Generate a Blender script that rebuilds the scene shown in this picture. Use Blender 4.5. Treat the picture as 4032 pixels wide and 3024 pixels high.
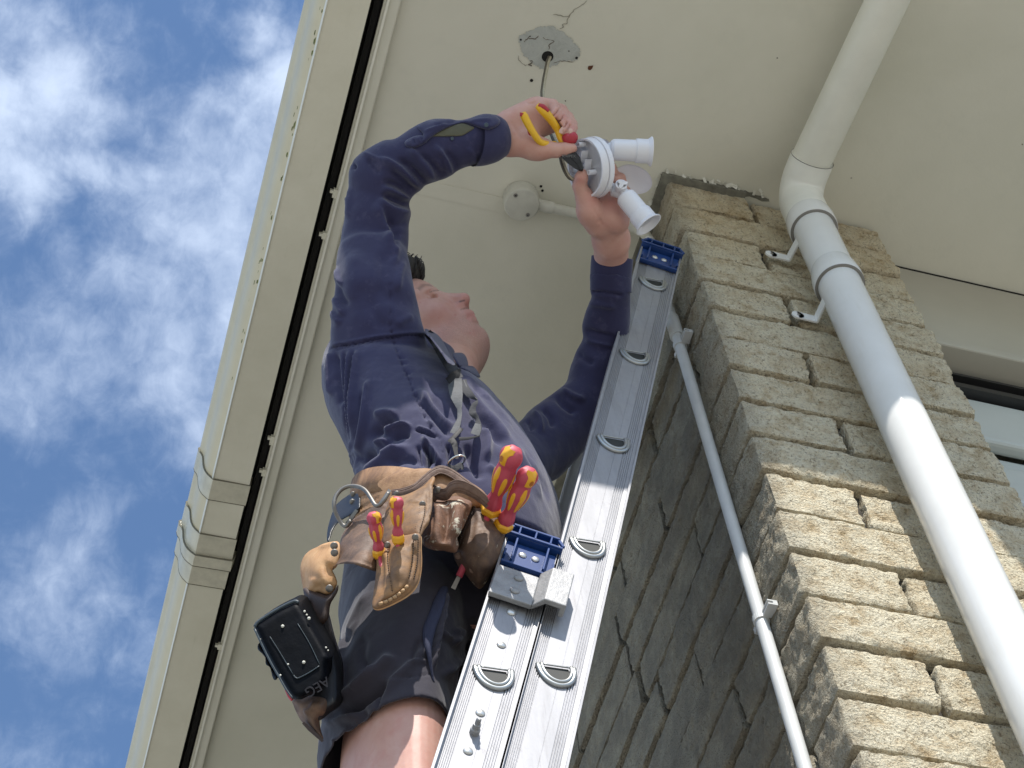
import bpy, bmesh, math, random
import numpy as np
from mathutils import Matrix, Vector, geometry
random.seed(7)
for o in list(bpy.data.objects): bpy.data.objects.remove(o)
SC = bpy.context.scene; COL = SC.collection
# ---------------------------------------------------------------- camera
F = 7600.0                       # focal length in pixels of the 4032 px wide frame
BB = np.array([[0.9606202, -0.26872151, -0.07069357],
               [0.19717023, 0.83848313, -0.50800585],
               [0.19578746, 0.47406201, 0.85844771]])
CAM = np.array([0.0, 0.0, 1.6])
cd = bpy.data.cameras.new("camera"); cam = bpy.data.objects.new("camera", cd); COL.objects.link(cam)
cd.sensor_width = 36; cd.lens = F / 4032 * 36; cd.clip_end = 3000; cd.clip_start = 0.05
R = Matrix([[BB[0][i], -BB[1][i], -BB[2][i]] for i in range(3)]).to_4x4()
cam.matrix_world = Matrix.Translation(CAM) @ R
SC.camera = cam
SC.render.resolution_x = 1024; SC.render.resolution_y = 768
# ---------------------------------------------------------------- light
LD = np.array([0.085, 0.64, -0.766]); LD /= np.linalg.norm(LD)      # direction the sunlight travels
sl = bpy.data.lights.new("sun", 'SUN'); sl.energy = 4.6; sl.angle = math.radians(0.55); sl.color = (1, 0.95, 0.88)
sun = bpy.data.objects.new("sun", sl); COL.objects.link(sun)
sun.rotation_euler = Vector(LD).to_track_quat('-Z', 'Y').to_euler()
SC.view_settings.view_transform = 'Standard'; SC.view_settings.look = 'None'
SC.view_settings.gamma = 1; SC.view_settings.exposure = 0.28
world = bpy.data.worlds.new("World"); SC.world = world; world.use_nodes = True
# ---------------------------------------------------------------- node helper
class NT:
    def __init__(s, nt): s.t = nt
    def n(s, k, ins=None, **kw):
        nd = s.t.nodes.new(k)
        for a, b in kw.items(): setattr(nd, a, b)
        for a, b in (ins or {}).items():
            if hasattr(b, 'links') or isinstance(b, bpy.types.NodeSocket): s.t.links.new(b, nd.inputs[a])
            else: nd.inputs[a].default_value = b
        return nd
    def mth(s, op, a, b=0.0, c=None):
        ins = {0: a, 1: b}
        if c is not None: ins[2] = c
        return s.n('ShaderNodeMath', ins, operation=op).outputs[0]
    def vm(s, op, a, b=(0, 0, 0)):
        nd = s.n('ShaderNodeVectorMath', {0: a, 1: b}, operation=op)
        return nd.outputs['Value'] if op in ('DISTANCE', 'LENGTH', 'DOT_PRODUCT') else nd.outputs[0]
    def noise(s, v, sc, det=4, rough=0.5, dist=0.0):
        return s.n('ShaderNodeTexNoise', {'Vector': v, 'Scale': sc, 'Detail': det, 'Roughness': rough, 'Distortion': dist}).outputs[0]
    def ramp(s, f, stops):
        nd = s.n('ShaderNodeValToRGB', {'Fac': f}); cr = nd.color_ramp
        while len(cr.elements) < len(stops): cr.elements.new(0.5)
        for e, (p, c) in zip(cr.elements, stops):
            e.position = p; e.color = (c, c, c, 1) if isinstance(c, (int, float)) else (c[0], c[1], c[2], 1)
        return nd.outputs[0]
    def mix(s, f, a, b, mode='MIX'):
        nd = s.n('ShaderNodeMix', data_type='RGBA', blend_type=mode)
        for sock, val in ((nd.inputs[0], f), (nd.inputs[6], a), (nd.inputs[7], b)):
            if isinstance(val, bpy.types.NodeSocket): s.t.links.new(val, sock)
            elif isinstance(val, (int, float)): sock.default_value = val
            else: sock.default_value = (*val[:3], 1)
        return nd.outputs[2]
    def scale(s, v, k): return s.vm('MULTIPLY', v, k)
# ---------------------------------------------------------------- sky with broken cloud
SUN_EL = math.asin(-LD[2]); SUN_AZ = math.atan2(-LD[0], -LD[1])
def pray(x, y):
    r = BB.T @ np.array([(x - 2016) / F, (y - 1512) / F, 1.0]); return r
w = NT(world.node_tree); world.node_tree.nodes.clear()
sky = w.n('ShaderNodeTexSky', sky_type='NISHITA', sun_disc=False, sun_elevation=SUN_EL, sun_rotation=SUN_AZ, altitude=50, air_density=1.0, dust_density=0.6, ozone_density=2.0)
gen = w.n('ShaderNodeTexCoord').outputs['Generated']
nrm = w.vm('NORMALIZE', gen)
wob = w.n('ShaderNodeTexNoise', {'Vector': nrm, 'Scale': 9.0, 'Detail': 6, 'Roughness': 0.6})
wv = w.vm('SUBTRACT', wob.outputs['Color'], (0.5, 0.5, 0.5))
nw = w.vm('ADD', nrm, w.scale(wv, (0.10, 0.10, 0.10)))
dens = None
CL = [(60, 420, 230, 1.0), (330, 330, 250, .9), (120, 660, 180, .8), (1010, 150, 170, .9), (1080, 420, 190, .95), (860, 60, 130, .4), (480, 640, 130, .7), (620, 690, 120, .6),
      (900, 900, 330, .75), (600, 1000, 260, .5), (250, 980, 120, .4), (980, 1250, 230, .8), (700, 1350, 330, .6), (250, 1480, 300, .6), (700, 1560, 330, .62), (400, 1850, 110, .35),
      (480, 2030, 90, .3), (120, 2250, 260, .62), (300, 2330, 200, .55), (60, 2100, 150, .4), (640, 2250, 120, .3), (500, 2650, 300, .34), (100, 2950, 300, .3), (450, 3000, 140, .4), (100, 80, 200, .5), (450, 500, 130, .4)]
for (x, y, r, a) in CL:
    a = a * (0.78 if y > 1450 else 1.0)
    d = pray(x, y); d = d / np.linalg.norm(d); rr = r / F * 1.25
    g = w.mth('MULTIPLY', w.vm('DISTANCE', nw, tuple(d)), 1 / rr)
    g = w.mth('MULTIPLY', w.mth('POWER', 2.718, w.mth('MULTIPLY', w.mth('MULTIPLY', g, g), -1.0)), a)
    dens = g if dens is None else w.mth('MAXIMUM', dens, g)
far = w.noise(nrm, 3.2, 8, 0.6, 0.3)      # the rest of the sky, outside the photograph, has the same broken cloud
ctr = pray(600, 1500); ctr = ctr / np.linalg.norm(ctr)
farw = w.n('ShaderNodeMapRange', {'Value': w.vm('DISTANCE', nrm, tuple(ctr)), 'From Min': 0.22, 'From Max': 0.42}).outputs[0]
fard = w.mth('MULTIPLY', w.n('ShaderNodeMapRange', {'Value': far, 'From Min': 0.40, 'From Max': 0.66}).outputs[0], farw)
dens = w.mth('MAXIMUM', dens, fard)
n1 = w.noise(nrm, 22.0, 10, 0.56, 0.4); n2 = w.noise(w.scale(nrm, (1.0, 0.6, 1.0)), 78.0, 10, 0.64, 0.5)
tex = w.mth('ADD', w.mth('MULTIPLY', n1, 0.68), w.mth('MULTIPLY', n2, 0.32))
dd = w.mth('ADD', w.mth('MULTIPLY', dens, 0.95), w.mth('MULTIPLY', w.mth('SUBTRACT', tex, 0.5), 1.5))
cov = w.n('ShaderNodeMapRange', {'Value': dd, 'From Min': 0.04, 'From Max': 1.05}, interpolation_type='SMOOTHSTEP').outputs[0]
cov = w.mth('MULTIPLY', cov, 0.90)
SKYMUL = w.mix(1.0, sky.outputs[0], (1.45, 1.62, 1.72), 'MULTIPLY')
cloud = (6.6, 7.7, 9.6)
skc = w.mix(cov, SKYMUL, cloud)
bg = w.n('ShaderNodeBackground', {'Color': skc, 'Strength': 0.10})
out = w.n('ShaderNodeOutputWorld', {'Surface': bg.outputs[0]})
# ---------------------------------------------------------------- mesh helpers
def wp(p): return np.asarray(p, float) + CAM                        # camera-relative metres -> world
def zw(y):
    t = np.clip((np.asarray(y, float) - 1450) / 650, 0, 1); return 0.022 * t * t * (3 - 2 * t)
def W(x, y, z):                                                    # point at depth z (metres along the view axis), for the figure
    z = z + zw(y)
    return np.array(BB.T @ np.array([(x - 2016) / F * z, (y - 1512) / F * z, z])) + CAM
def onY(x, y, Y): r = pray(x, y); return r * (Y / r[1]) + CAM
def onX(x, y, X): r = pray(x, y); return r * (X / r[0]) + CAM
def onZ(x, y, Z): r = pray(x, y); return r * (Z / r[2]) + CAM
def proj(P):
    c = (np.asarray(P) - CAM) @ BB.T
    return np.stack([c[..., 0] / c[..., 2] * F + 2016, c[..., 1] / c[..., 2] * F + 1512, c[..., 2]], -1)
CRight, CDown, CFwd = BB[0], BB[1], BB[2]
def world_loc(o):
    l = np.array(o.location)
    while o.parent: o = o.parent; l = l + np.array(o.location)
    return l
def mk(name, V, Fc, mat, parent=None, smooth=True, label=None, cat=None, group=None, kind=None, attr=None):
    V = np.asarray(V, float); c = (V.min(0) + V.max(0)) / 2
    me = bpy.data.meshes.new(name)
    me.from_pydata((V - c).tolist(), [], [tuple(map(int, f)) for f in Fc] if not isinstance(Fc, np.ndarray) else Fc.tolist())
    me.validate(); me.update()
    o = bpy.data.objects.new(name, me); COL.objects.link(o)
    if mat: me.materials.append(mat)
    if smooth: me.polygons.foreach_set('use_smooth', [True] * len(me.polygons))
    o.location = c
    if parent:
        o.parent = parent; o.location = Vector(c - world_loc(parent))
    if label: o['label'] = label
    if cat: o['category'] = cat
    if group: o['group'] = group
    if kind: o['kind'] = kind
    if attr is not None:
        for k, v in attr.items():
            a = me.attributes.new(k, 'FLOAT', 'POINT'); a.data.foreach_set('value', np.asarray(v, dtype=np.float32))
    return o
def thing(name, label, cat, loc, group=None):
    o = bpy.data.objects.new(name, None); COL.objects.link(o); o.empty_display_size = 0.05
    o.location = Vector(loc); o['label'] = label; o['category'] = cat
    if group: o['group'] = group
    return o
class MB:                                                         # mesh collector
    def __init__(s): s.V = []; s.F = []; s.n = 0
    def add(s, V, Fc):
        V = np.asarray(V, float)
        s.F += [tuple(int(i) + s.n for i in f) for f in Fc]; s.V.append(V); s.n += len(V); return s
    def box(s, lo, hi):
        x0, y0, z0 = lo; x1, y1, z1 = hi
        V = [(x0, y0, z0), (x1, y0, z0), (x1, y1, z0), (x0, y1, z0), (x0, y0, z1), (x1, y0, z1), (x1, y1, z1), (x0, y1, z1)]
        return s.add(V, [(3, 2, 1, 0), (4, 5, 6, 7), (0, 1, 5, 4), (1, 2, 6, 5), (2, 3, 7, 6), (3, 0, 4, 7)])
    def obox(s, c, ax, ay, az):                                     # oriented box with half axes
        c, ax, ay, az = [np.asarray(q, float) for q in (c, ax, ay, az)]
        V = [c + i * ax + j * ay + k * az for k in (-1, 1) for i, j in ((-1, -1), (1, -1), (1, 1), (-1, 1))]
        return s.add(V, [(3, 2, 1, 0), (4, 5, 6, 7), (0, 1, 5, 4), (1, 2, 6, 5), (2, 3, 7, 6), (3, 0, 4, 7)])
    def prism(s, poly, o, u, v, w_):                                # polygon (2D) in plane o,u,v extruded by vector w_
        o, u, v, w_ = [np.asarray(q, float) for q in (o, u, v, w_)]
        P = [o + a * u + b * v for a, b in poly]; n = len(P)
        V = P + [p + w_ for p in P]
        return s.add(V, [tuple(range(n - 1, -1, -1)), tuple(range(n, 2 * n))] + [(i, (i + 1) % n, n + (i + 1) % n, n + i) for i in range(n)])
    def tube(s, pts, r, n=16, caps=True, closed=False, ell=1.0, up=None):
        pts = np.asarray(pts, float); m = len(pts); r = np.broadcast_to(np.asarray(r, float), (m,))
        T = np.zeros_like(pts)
        if closed: T = np.roll(pts, -1, 0) - np.roll(pts, 1, 0)
        else: T[1:-1] = pts[2:] - pts[:-2]; T[0] = pts[1] - pts[0]; T[-1] = pts[-1] - pts[-2]
        T /= np.linalg.norm(T, axis=1)[:, None] + 1e-12
        a = np.array(up, float) if up is not None else (np.array([0, 0, 1.]) if abs(T[0][2]) < .9 else np.array([1., 0, 0]))
        V = []; N = a - T[0] * (a @ T[0]); N /= np.linalg.norm(N)
        th = np.linspace(0, 2 * math.pi, n, endpoint=False)
        for i in range(m):
            N = N - T[i] * (N @ T[i]); N /= np.linalg.norm(N); Bn = np.cross(T[i], N)
            V.append(pts[i] + r[i] * (np.cos(th)[:, None] * N + ell * np.sin(th)[:, None] * Bn))
        V = np.concatenate(V); Fc = []
        for i in range(m if closed else m - 1):
            j = (i + 1) % m
            for k in range(n): Fc.append((i * n + k, i * n + (k + 1) % n, j * n + (k + 1) % n, j * n + k))
        if caps and not closed: Fc += [tuple(range(n - 1, -1, -1)), tuple(range((m - 1) * n, m * n))]
        return s.add(V, Fc)
    def lathe(s, prof, o, ax, n=24, ref=None, closed=False):         # prof: (radius, height) along ax
        o = np.asarray(o, float); ax = np.asarray(ax, float); ax = ax / np.linalg.norm(ax)
        a = np.array(ref, float) if ref is not None else (np.array([0, 0, 1.]) if abs(ax[2]) < .9 else np.array([1., 0, 0]))
        N = a - ax * (a @ ax); N /= np.linalg.norm(N); Bn = np.cross(ax, N)
        th = np.linspace(0, 2 * math.pi, n, endpoint=False); V = []; m = len(prof)
        for r, h in prof: V.append(o + h * ax + r * (np.cos(th)[:, None] * N + np.sin(th)[:, None] * Bn))
        Fc = [(i * n + k, i * n + (k + 1) % n, (i + 1) * n + (k + 1) % n, (i + 1) * n + k) for i in range(m - 1) for k in range(n)]
        if not closed: Fc += [tuple(range(n - 1, -1, -1)), tuple(range((m - 1) * n, m * n))]
        return s.add(np.concatenate(V), Fc)
    def out(s, name, mat, parent=None, smooth=False, **kw): return mk(name, np.concatenate(s.V), s.F, mat, parent, smooth, **kw)
def auto(o, ang=35):
    o.data.polygons.foreach_set('use_smooth', [True] * len(o.data.polygons))
    try:
        o.data.set_sharp_from_angle(angle=math.radians(ang))
    except Exception: pass
    return o
def bevel(o, wd, seg=2, ang=30):
    bm = bmesh.new(); bm.from_mesh(o.data)
    ed = [e for e in bm.edges if len(e.link_faces) == 2 and e.calc_face_angle(0) > math.radians(ang)]
    bmesh.ops.bevel(bm, geom=ed, offset=wd, segments=seg, profile=0.5, affect='EDGES', clamp_overlap=True)
    bm.to_mesh(o.data); bm.free(); return o
def crom(P, n):                                                   # Catmull-Rom through rows of P, n samples per span
    P = np.asarray(P, float); m = len(P); E = np.concatenate([[2 * P[0] - P[1]], P, [2 * P[-1] - P[-2]]]); out_ = []
    for i in range(m - 1):
        p0, p1, p2, p3 = E[i:i + 4]
        for t in np.arange(n) / n:
            out_.append(0.5 * ((2 * p1) + (-p0 + p2) * t + (2 * p0 - 5 * p1 + 4 * p2 - p3) * t * t + (-p0 + 3 * p1 - 3 * p2 + p3) * t ** 3))
    out_.append(P[-1]); return np.array(out_)
_rs = np.random.RandomState(3); _H = _rs.rand(64, 64, 64)
def vnoise(P, sc=1.0):                                             # numpy 3-D value noise in -1..1
    q = np.asarray(P) * sc + 1000.0; i = np.floor(q).astype(int); f = q - i; f = f * f * (3 - 2 * f); i &= 63; j = (i + 1) & 63
    def h(a, b, c): return _H[a, b, c]
    x0, y0, z0 = i[..., 0], i[..., 1], i[..., 2]; x1, y1, z1 = j[..., 0], j[..., 1], j[..., 2]; fx, fy, fz = f[..., 0], f[..., 1], f[..., 2]
    c = ((h(x0, y0, z0) * (1 - fx) + h(x1, y0, z0) * fx) * (1 - fy) + (h(x0, y1, z0) * (1 - fx) + h(x1, y1, z0) * fx) * fy) * (1 - fz) + \
        ((h(x0, y0, z1) * (1 - fx) + h(x1, y0, z1) * fx) * (1 - fy) + (h(x0, y1, z1) * (1 - fx) + h(x1, y1, z1) * fx) * fy) * fz
    return c * 2 - 1
def fbm(P, sc, o=4, g=0.5):
    s_ = 0; a = 1; t = 0
    for k in range(o): s_ = s_ + a * vnoise(P, sc * 2 ** k); t += a; a *= g
    return s_ / t
# ---------------------------------------------------------------- materials
def mat(name, base, rough=0.6, metal=0.0, var=0.0, vsc=8, bump=0.0, bsc=60, bdist=0.002, sub=0.0, coat=0.0, spec=0.5, hook=None, det=5, sheen=0.0):
    m = bpy.data.materials.new(name); m.use_nodes = True; nt = m.node_tree; nt.nodes.clear(); t = NT(nt)
    pos = t.n('ShaderNodeNewGeometry').outputs['Position']
    col = None
    if var:
        n = t.noise(pos, vsc, det, 0.6); col = t.ramp(n, [(0.25, [c * (1 - var) for c in base]), (0.75, [min(1, c * (1 + var)) for c in base])])
    p = t.n('ShaderNodeBsdfPrincipled', {'Base Color': col if col else (*base, 1), 'Roughness': rough, 'Metallic': metal, 'Specular IOR Level': spec, 'Coat Weight': coat})
    if sub: p.inputs['Subsurface Weight'].default_value = sub; p.inputs['Subsurface Radius'].default_value = (0.012, 0.005, 0.003); p.inputs['Subsurface Scale'].default_value = 1.0
    if sheen: p.inputs['Sheen Weight'].default_value = sheen; p.inputs['Sheen Roughness'].default_value = 0.5
    if bump:
        b = t.n('ShaderNodeBump', {'Height': t.noise(pos, bsc, 4, 0.6), 'Strength': bump, 'Distance': bdist}); t.t.links.new(b.outputs[0], p.inputs['Normal'])
    t.n('ShaderNodeOutputMaterial', {'Surface': p.outputs[0]})
    if hook: hook(t, p, pos)
    return m
def link(t, a, b): t.t.links.new(a, b)
def setbump(t, p, h, strength, dist): link(t, t.n('ShaderNodeBump', {'Height': h, 'Strength': strength, 'Distance': dist}).outputs[0], p.inputs['Normal'])
def h_soffit(t, p, pos):
    n = t.noise(pos, 1.7, 5, 0.6, 0.3); n2 = t.noise(pos, 14, 5, 0.7); n3 = t.noise(pos, 90, 3, 0.6)
    c = t.ramp(n, [(0.3, (0.58, 0.565, 0.46)), (0.7, (0.70, 0.675, 0.57))])
    c = t.mix(t.n('ShaderNodeMapRange', {'Value': n2, 'From Min': 0.55, 'From Max': 0.85, 'To Max': 0.28}).outputs[0], c, (0.50, 0.50, 0.42))
    sp = t.n('ShaderNodeTexVoronoi', {'Vector': pos, 'Scale': 9.0, 'Randomness': 1.0}).outputs['Distance']
    c = t.mix(t.n('ShaderNodeMapRange', {'Value': sp, 'From Min': 0.012, 'From Max': 0.02, 'To Min': 0.6, 'To Max': 0.0}).outputs[0], c, (0.16, 0.12, 0.08))
    link(t, c, p.inputs['Base Color']); setbump(t, p, t.mth('ADD', t.mth('MULTIPLY', n2, 0.5), t.mth('MULTIPLY', n3, 0.25)), 0.35, 0.004)
M_soffit = mat("soffit_paint", (0.66, 0.64, 0.55), 0.55, hook=h_soffit)
def h_trim(t, p, pos):
    n = t.noise(pos, 3, 5, 0.6); n2 = t.noise(pos, 30, 5, 0.7)
    c = t.ramp(n, [(0.3, (0.62, 0.60, 0.49)), (0.7, (0.70, 0.68, 0.58))])
    c = t.mix(t.n('ShaderNodeMapRange', {'Value': n2, 'From Min': 0.66, 'From Max': 0.80, 'To Max': 0.5}).outputs[0], c, (0.45, 0.44, 0.35))
    link(t, c, p.inputs['Base Color']); setbump(t, p, n2, 0.3, 0.003)
M_trim = mat("trim_paint", (0.68, 0.66, 0.56), 0.5, hook=h_trim)
def h_gutter(t, p, pos):
    n = t.noise(pos, 5, 6, 0.65); n2 = t.noise(t.scale(pos, (60, 9, 60)), 1, 5, 0.7)
    c = t.ramp(n, [(0.3, (0.64, 0.61, 0.48)), (0.7, (0.76, 0.73, 0.60))])
    c = t.mix(t.n('ShaderNodeMapRange', {'Value': n2, 'From Min': 0.62, 'From Max': 0.78, 'To Max': 0.35}).outputs[0], c, (0.42, 0.42, 0.26))
    link(t, c, p.inputs['Base Color'])
M_gutter = mat("gutter_plastic", (0.68, 0.64, 0.5), 0.33, hook=h_gutter, spec=0.5)
M_gutlip = mat("gutter_lip_plastic", (0.78, 0.76, 0.66), 0.35, var=0.06)
M_gutfront = mat("gutter_front_plastic", (0.63, 0.56, 0.38), 0.34, var=0.06, vsc=20, bump=0.1, bsc=12, spec=0.35)
M_lichen = mat("lichen", (0.16, 0.18, 0.07), 0.95, var=0.4, vsc=60, bump=0.6, bsc=200)
M_dark = mat("dark_gap", (0.012, 0.011, 0.010), 0.9)
M_roof = mat("roof_metal", (0.10, 0.10, 0.11), 0.6, var=0.2)
def h_pipe(t, p, pos):
    n = t.noise(pos, 7, 5, 0.6); n2 = t.noise(t.scale(pos, (40, 40, 7)), 1, 4, 0.7)
    c = t.ramp(n, [(0.3, (0.66, 0.66, 0.635)), (0.7, (0.74, 0.74, 0.72))])
    c = t.mix(t.n('ShaderNodeMapRange', {'Value': n2, 'From Min': 0.60, 'From Max': 0.80, 'To Max': 0.25}).outputs[0], c, (0.55, 0.52, 0.42))
    link(t, c, p.inputs['Base Color'])
M_pipe = mat("white_pvc", (0.8, 0.8, 0.79), 0.16, hook=h_pipe)
M_pipeold = mat("aged_painted_pvc", (0.70, 0.69, 0.60), 0.40, var=0.08, vsc=9, bump=0.3, bsc=60)
M_seal = mat("pipe_seal", (0.20, 0.19, 0.17), 0.6)
M_cond = mat("grey_conduit", (0.60, 0.61, 0.60), 0.45, var=0.10, vsc=15)
M_condold = mat("painted_conduit", (0.50, 0.49, 0.42), 0.55, var=0.12, vsc=30, bump=0.3, bsc=80)
def h_stone(t, p, pos):
    big = t.noise(pos, 2.6, 4, 0.6, 0.4); med = t.noise(pos, 26, 8, 0.75, 0.2); fine = t.noise(pos, 190, 5, 0.75, 0.3)
    grit = t.n('ShaderNodeTexVoronoi', {'Vector': t.vm('ADD', pos, t.scale(t.n('ShaderNodeTexNoise', {'Vector': pos, 'Scale': 120.0}).outputs['Color'], (0.01, 0.01, 0.01))), 'Scale': 210.0}).outputs['Distance']
    c = t.ramp(med, [(0.32, (0.42, 0.31, 0.17)), (0.42, (0.66, 0.55, 0.37)), (0.54, (0.82, 0.74, 0.55)), (0.8, (0.76, 0.69, 0.54))])
    c = t.mix(t.n('ShaderNodeMapRange', {'Value': big, 'From Min': 0.56, 'From Max': 0.80, 'To Max': 0.42}).outputs[0], c, (0.60, 0.42, 0.20), 'MIX')
    dk = t.n('ShaderNodeMapRange', {'Value': fine, 'From Min': 0.36, 'From Max': 0.47, 'To Min': 0.75, 'To Max': 0.0}).outputs[0]
    c = t.mix(dk, c, (0.20, 0.14, 0.08))
    shade_f = t.n('ShaderNodeAttribute', attribute_name='side_shade').outputs['Fac']
    shade_n = t.mth('MULTIPLY', shade_f, t.n('ShaderNodeMapRange', {'Value': t.noise(pos, 16, 6, 0.7), 'From Min': 0.15, 'From Max': 0.6, 'To Min': .45}).outputs[0])
    c = t.mix(shade_n, c, (0.27, 0.25, 0.205))
    link(t, c, p.inputs['Base Color'])
    h = t.mth('ADD', t.mth('ADD', t.mth('MULTIPLY', med, 1.0), t.mth('MULTIPLY', fine, 0.55)), t.mth('MULTIPLY', grit, 0.35))
    setbump(t, p, h, 1.0, 0.013)
M_stone = mat("split_stone", (0.5, 0.45, 0.33), 0.92, hook=h_stone, spec=0.2)
M_mortar = mat("mortar", (0.055, 0.048, 0.038), 0.95, bump=0.8, bsc=150, bdist=0.004)
M_panel = mat("cream_panel", (0.43, 0.41, 0.34), 0.5, var=0.06, vsc=4)
M_winblack = mat("black_frame", (0.02, 0.02, 0.02), 0.35)
M_shut = mat("shutter_enamel", (0.50, 0.53, 0.50), 0.3, var=0.06)
M_glass = mat("dark_glass", (0.03, 0.035, 0.035), 0.05, spec=0.8)
def h_alu(t, p, pos):
    n = t.noise(t.scale(pos, (30, 30, 5)), 1, 6, 0.7); n2 = t.noise(pos, 60, 6, 0.75, 1.0); n3 = t.noise(t.scale(pos, (160, 160, 10)), 1, 5, 0.7)
    c = t.ramp(n, [(0.3, (0.28, 0.28, 0.29)), (0.7, (0.37, 0.37, 0.385))])
    c = t.mix(t.n('ShaderNodeMapRange', {'Value': n2, 'From Min': 0.62, 'From Max': 0.76, 'To Max': 0.55}).outputs[0], c, (0.20, 0.17, 0.16))
    c = t.mix(t.n('ShaderNodeMapRange', {'Value': n3, 'From Min': 0.60, 'From Max': 0.72, 'To Max': 0.35}).outputs[0], c, (0.20, 0.19, 0.19))
    link(t, c, p.inputs['Base Color'])
    link(t, t.ramp(n2, [(0.3, 0.42), (0.7, 0.6)]), p.inputs['Roughness'])
M_alu = mat("aluminium", (0.75, 0.75, 0.76), 0.45, 0.55, hook=h_alu)
M_bead = mat("swaged_aluminium", (0.40, 0.41, 0.40), 0.38, 0.8, var=0.1, vsc=80)
M_cast = mat("cast_aluminium", (0.33, 0.33, 0.33), 0.6, 0.5, var=0.22, vsc=45, bump=0.4, bsc=220)
M_blue = mat("blue_plastic", (0.010, 0.045, 0.18), 0.4, var=0.12, vsc=30)
M_rungdark = mat("rung_hollow_shade", (0.018, 0.020, 0.017), 0.6, var=0.15)
M_ground = mat("pale_concrete", (0.315, 0.305, 0.27), 0.9, var=0.12, vsc=0.6, bump=0.3, bsc=8)
# ================================================================ SETTING
H = 3.45                                                          # soffit height above the camera
gnd = MB(); gnd.add([(-900, -900, 0), (900, -900, 0), (900, 900, 0), (-900, 900, 0)], [(0, 1, 2, 3)]).out('ground', M_ground, kind='structure')
XL, YF = 0.333, 0.50                                              # soffit edges: left eave and the front eave
CX, CY = 0.959, 1.383                                             # pier corner
house = thing('house', 'cream painted house eave with split stone pier and window', 'house', (CX + 3, CY + 3, 0))
hz = H + 1.6
s = MB(); s.box((XL, 0.565, hz), (9, 12, hz + 0.012)); s.out('soffit', M_soffit, house)
s = MB(); s.box((0.336, 0.5, hz - 0.018), (0.362, 12, hz - 0.0005)); o = s.out('soffit_trim', M_trim, house); bevel(o, 0.003)
s = MB(); s.box((0.3365, YF, hz - 0.024), (0.3405, 12, hz - 0.0182)); s.out('trim_bead', M_gutlip, house)
s = MB(); s.box((0.37, float(onZ(1830, 774, H)[1]) - 0.016, hz - 0.0012), (0.955, float(onZ(1830, 774, H)[1]) + .016, hz - 0.0003)); s.out('panel_joint', M_soffit, house)
s = MB(); s.box((0.30, 0.47, hz + 0.05), (0.332, 12, hz + 0.16)); s.out('fascia', M_dark, house)
s = MB(); s.box((0.318, 0.47, hz + 0.02), (0.330, 12, hz + 0.05)); s.out('fascia_edge', M_dark, house)
s = MB(); s.box((0.52, 0.47, hz - 0.02), (0.74, 0.5395, hz + 0.10)); s.out('eave_shadow_box', M_trim, house); s = MB(); s.box((0.333, 0.54, hz - 0.02), (9, 0.562, hz + 0.16)); s.out('fascia', M_trim, house)  # box added out of view to cast the ladder's shadow edge
s = MB(); s.add([(0.225, 0.42, hz + 0.12), (9, 0.42, hz + 0.12), (9, 12, hz + 0.12), (0.225, 12, hz + 0.12), (0.225, 0.42, hz + 0.14), (9, 0.42, hz + 0.14), (9, 6, hz + 1.6), (4.5, 8, hz + 2.2), (0.225, 12, hz + 0.14)],
                [(3, 2, 1, 0), (0, 1, 5, 4), (0, 4, 8, 3), (1, 2, 6, 5), (4, 5, 6, 7), (4, 7, 8), (8, 7, 6, 2, 3)]); s.out('roof', M_roof, house)
# stones of the pier and of its return wall
def rbox(x0, x1, y0, y1, z0, z1, rad=0.009, seed=0, res=0.009, amp=1.0):
    nx, ny, nz = [max(2, int(round((b - a) / res))) for a, b in ((x0, x1), (y0, y1), (z0, z1))]
    Vs = []; Fs = []; n = 0
    lo = np.array([x0, y0, z0]); hi = np.array([x1, y1, z1])
    for ax, side, na, nb in ((1, 0, nx, nz), (0, 0, ny, nz), (0, 1, ny, nz), (2, 0, nx, ny), (2, 1, nx, ny)):
        oth = [k for k in range(3) if k != ax]
        A, Bq = np.meshgrid(np.linspace(lo[oth[0]], hi[oth[0]], na + 1), np.linspace(lo[oth[1]], hi[oth[1]], nb + 1), indexing='ij')
        P = np.zeros((na + 1, nb + 1, 3)); P[..., oth[0]] = A; P[..., oth[1]] = Bq; P[..., ax] = hi[ax] if side else lo[ax]
        I = (np.arange((na + 1) * (nb + 1)).reshape(na + 1, nb + 1)) + n
        q = np.stack([I[:-1, :-1], I[1:, :-1], I[1:, 1:], I[:-1, 1:]], -1).reshape(-1, 4)
        flip = (ax == 1) == bool(side)
        flip = (not side) if ax != 1 else bool(side)
        if flip: q = q[:, ::-1]
        Vs.append(P.reshape(-1, 3)); Fs.append(q); n += P.shape[0] * P.shape[1]
    P = np.concatenate(Vs); Q = np.concatenate(Fs)
    off = np.array([seed * 1.37, seed * 2.11, seed * .77])
    r = rad * (1 + 0.7 * vnoise(P + off, 18))[:, None]
    inner = np.clip(P, lo + r, hi - r); d = P - inner; L = np.linalg.norm(d, axis=1)[:, None]
    P2 = inner + d / np.maximum(L, 1e-9) * np.minimum(r, np.maximum(L, 1e-9) if False else r)
    nn = d / np.maximum(L, 1e-9)
    jit = fbm(P + off, 9, 2)[:, None] * 0.0045 + fbm(P + off, 34, 3, .6)[:, None] * 0.0044 + fbm(P + off, 110, 2, .7)[:, None] * 0.0044
    ez = np.abs(nn[:, 2:3]); P2 = P2 + nn * jit * amp * (1 - 0.55 * ez)
    return P2, Q
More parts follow.
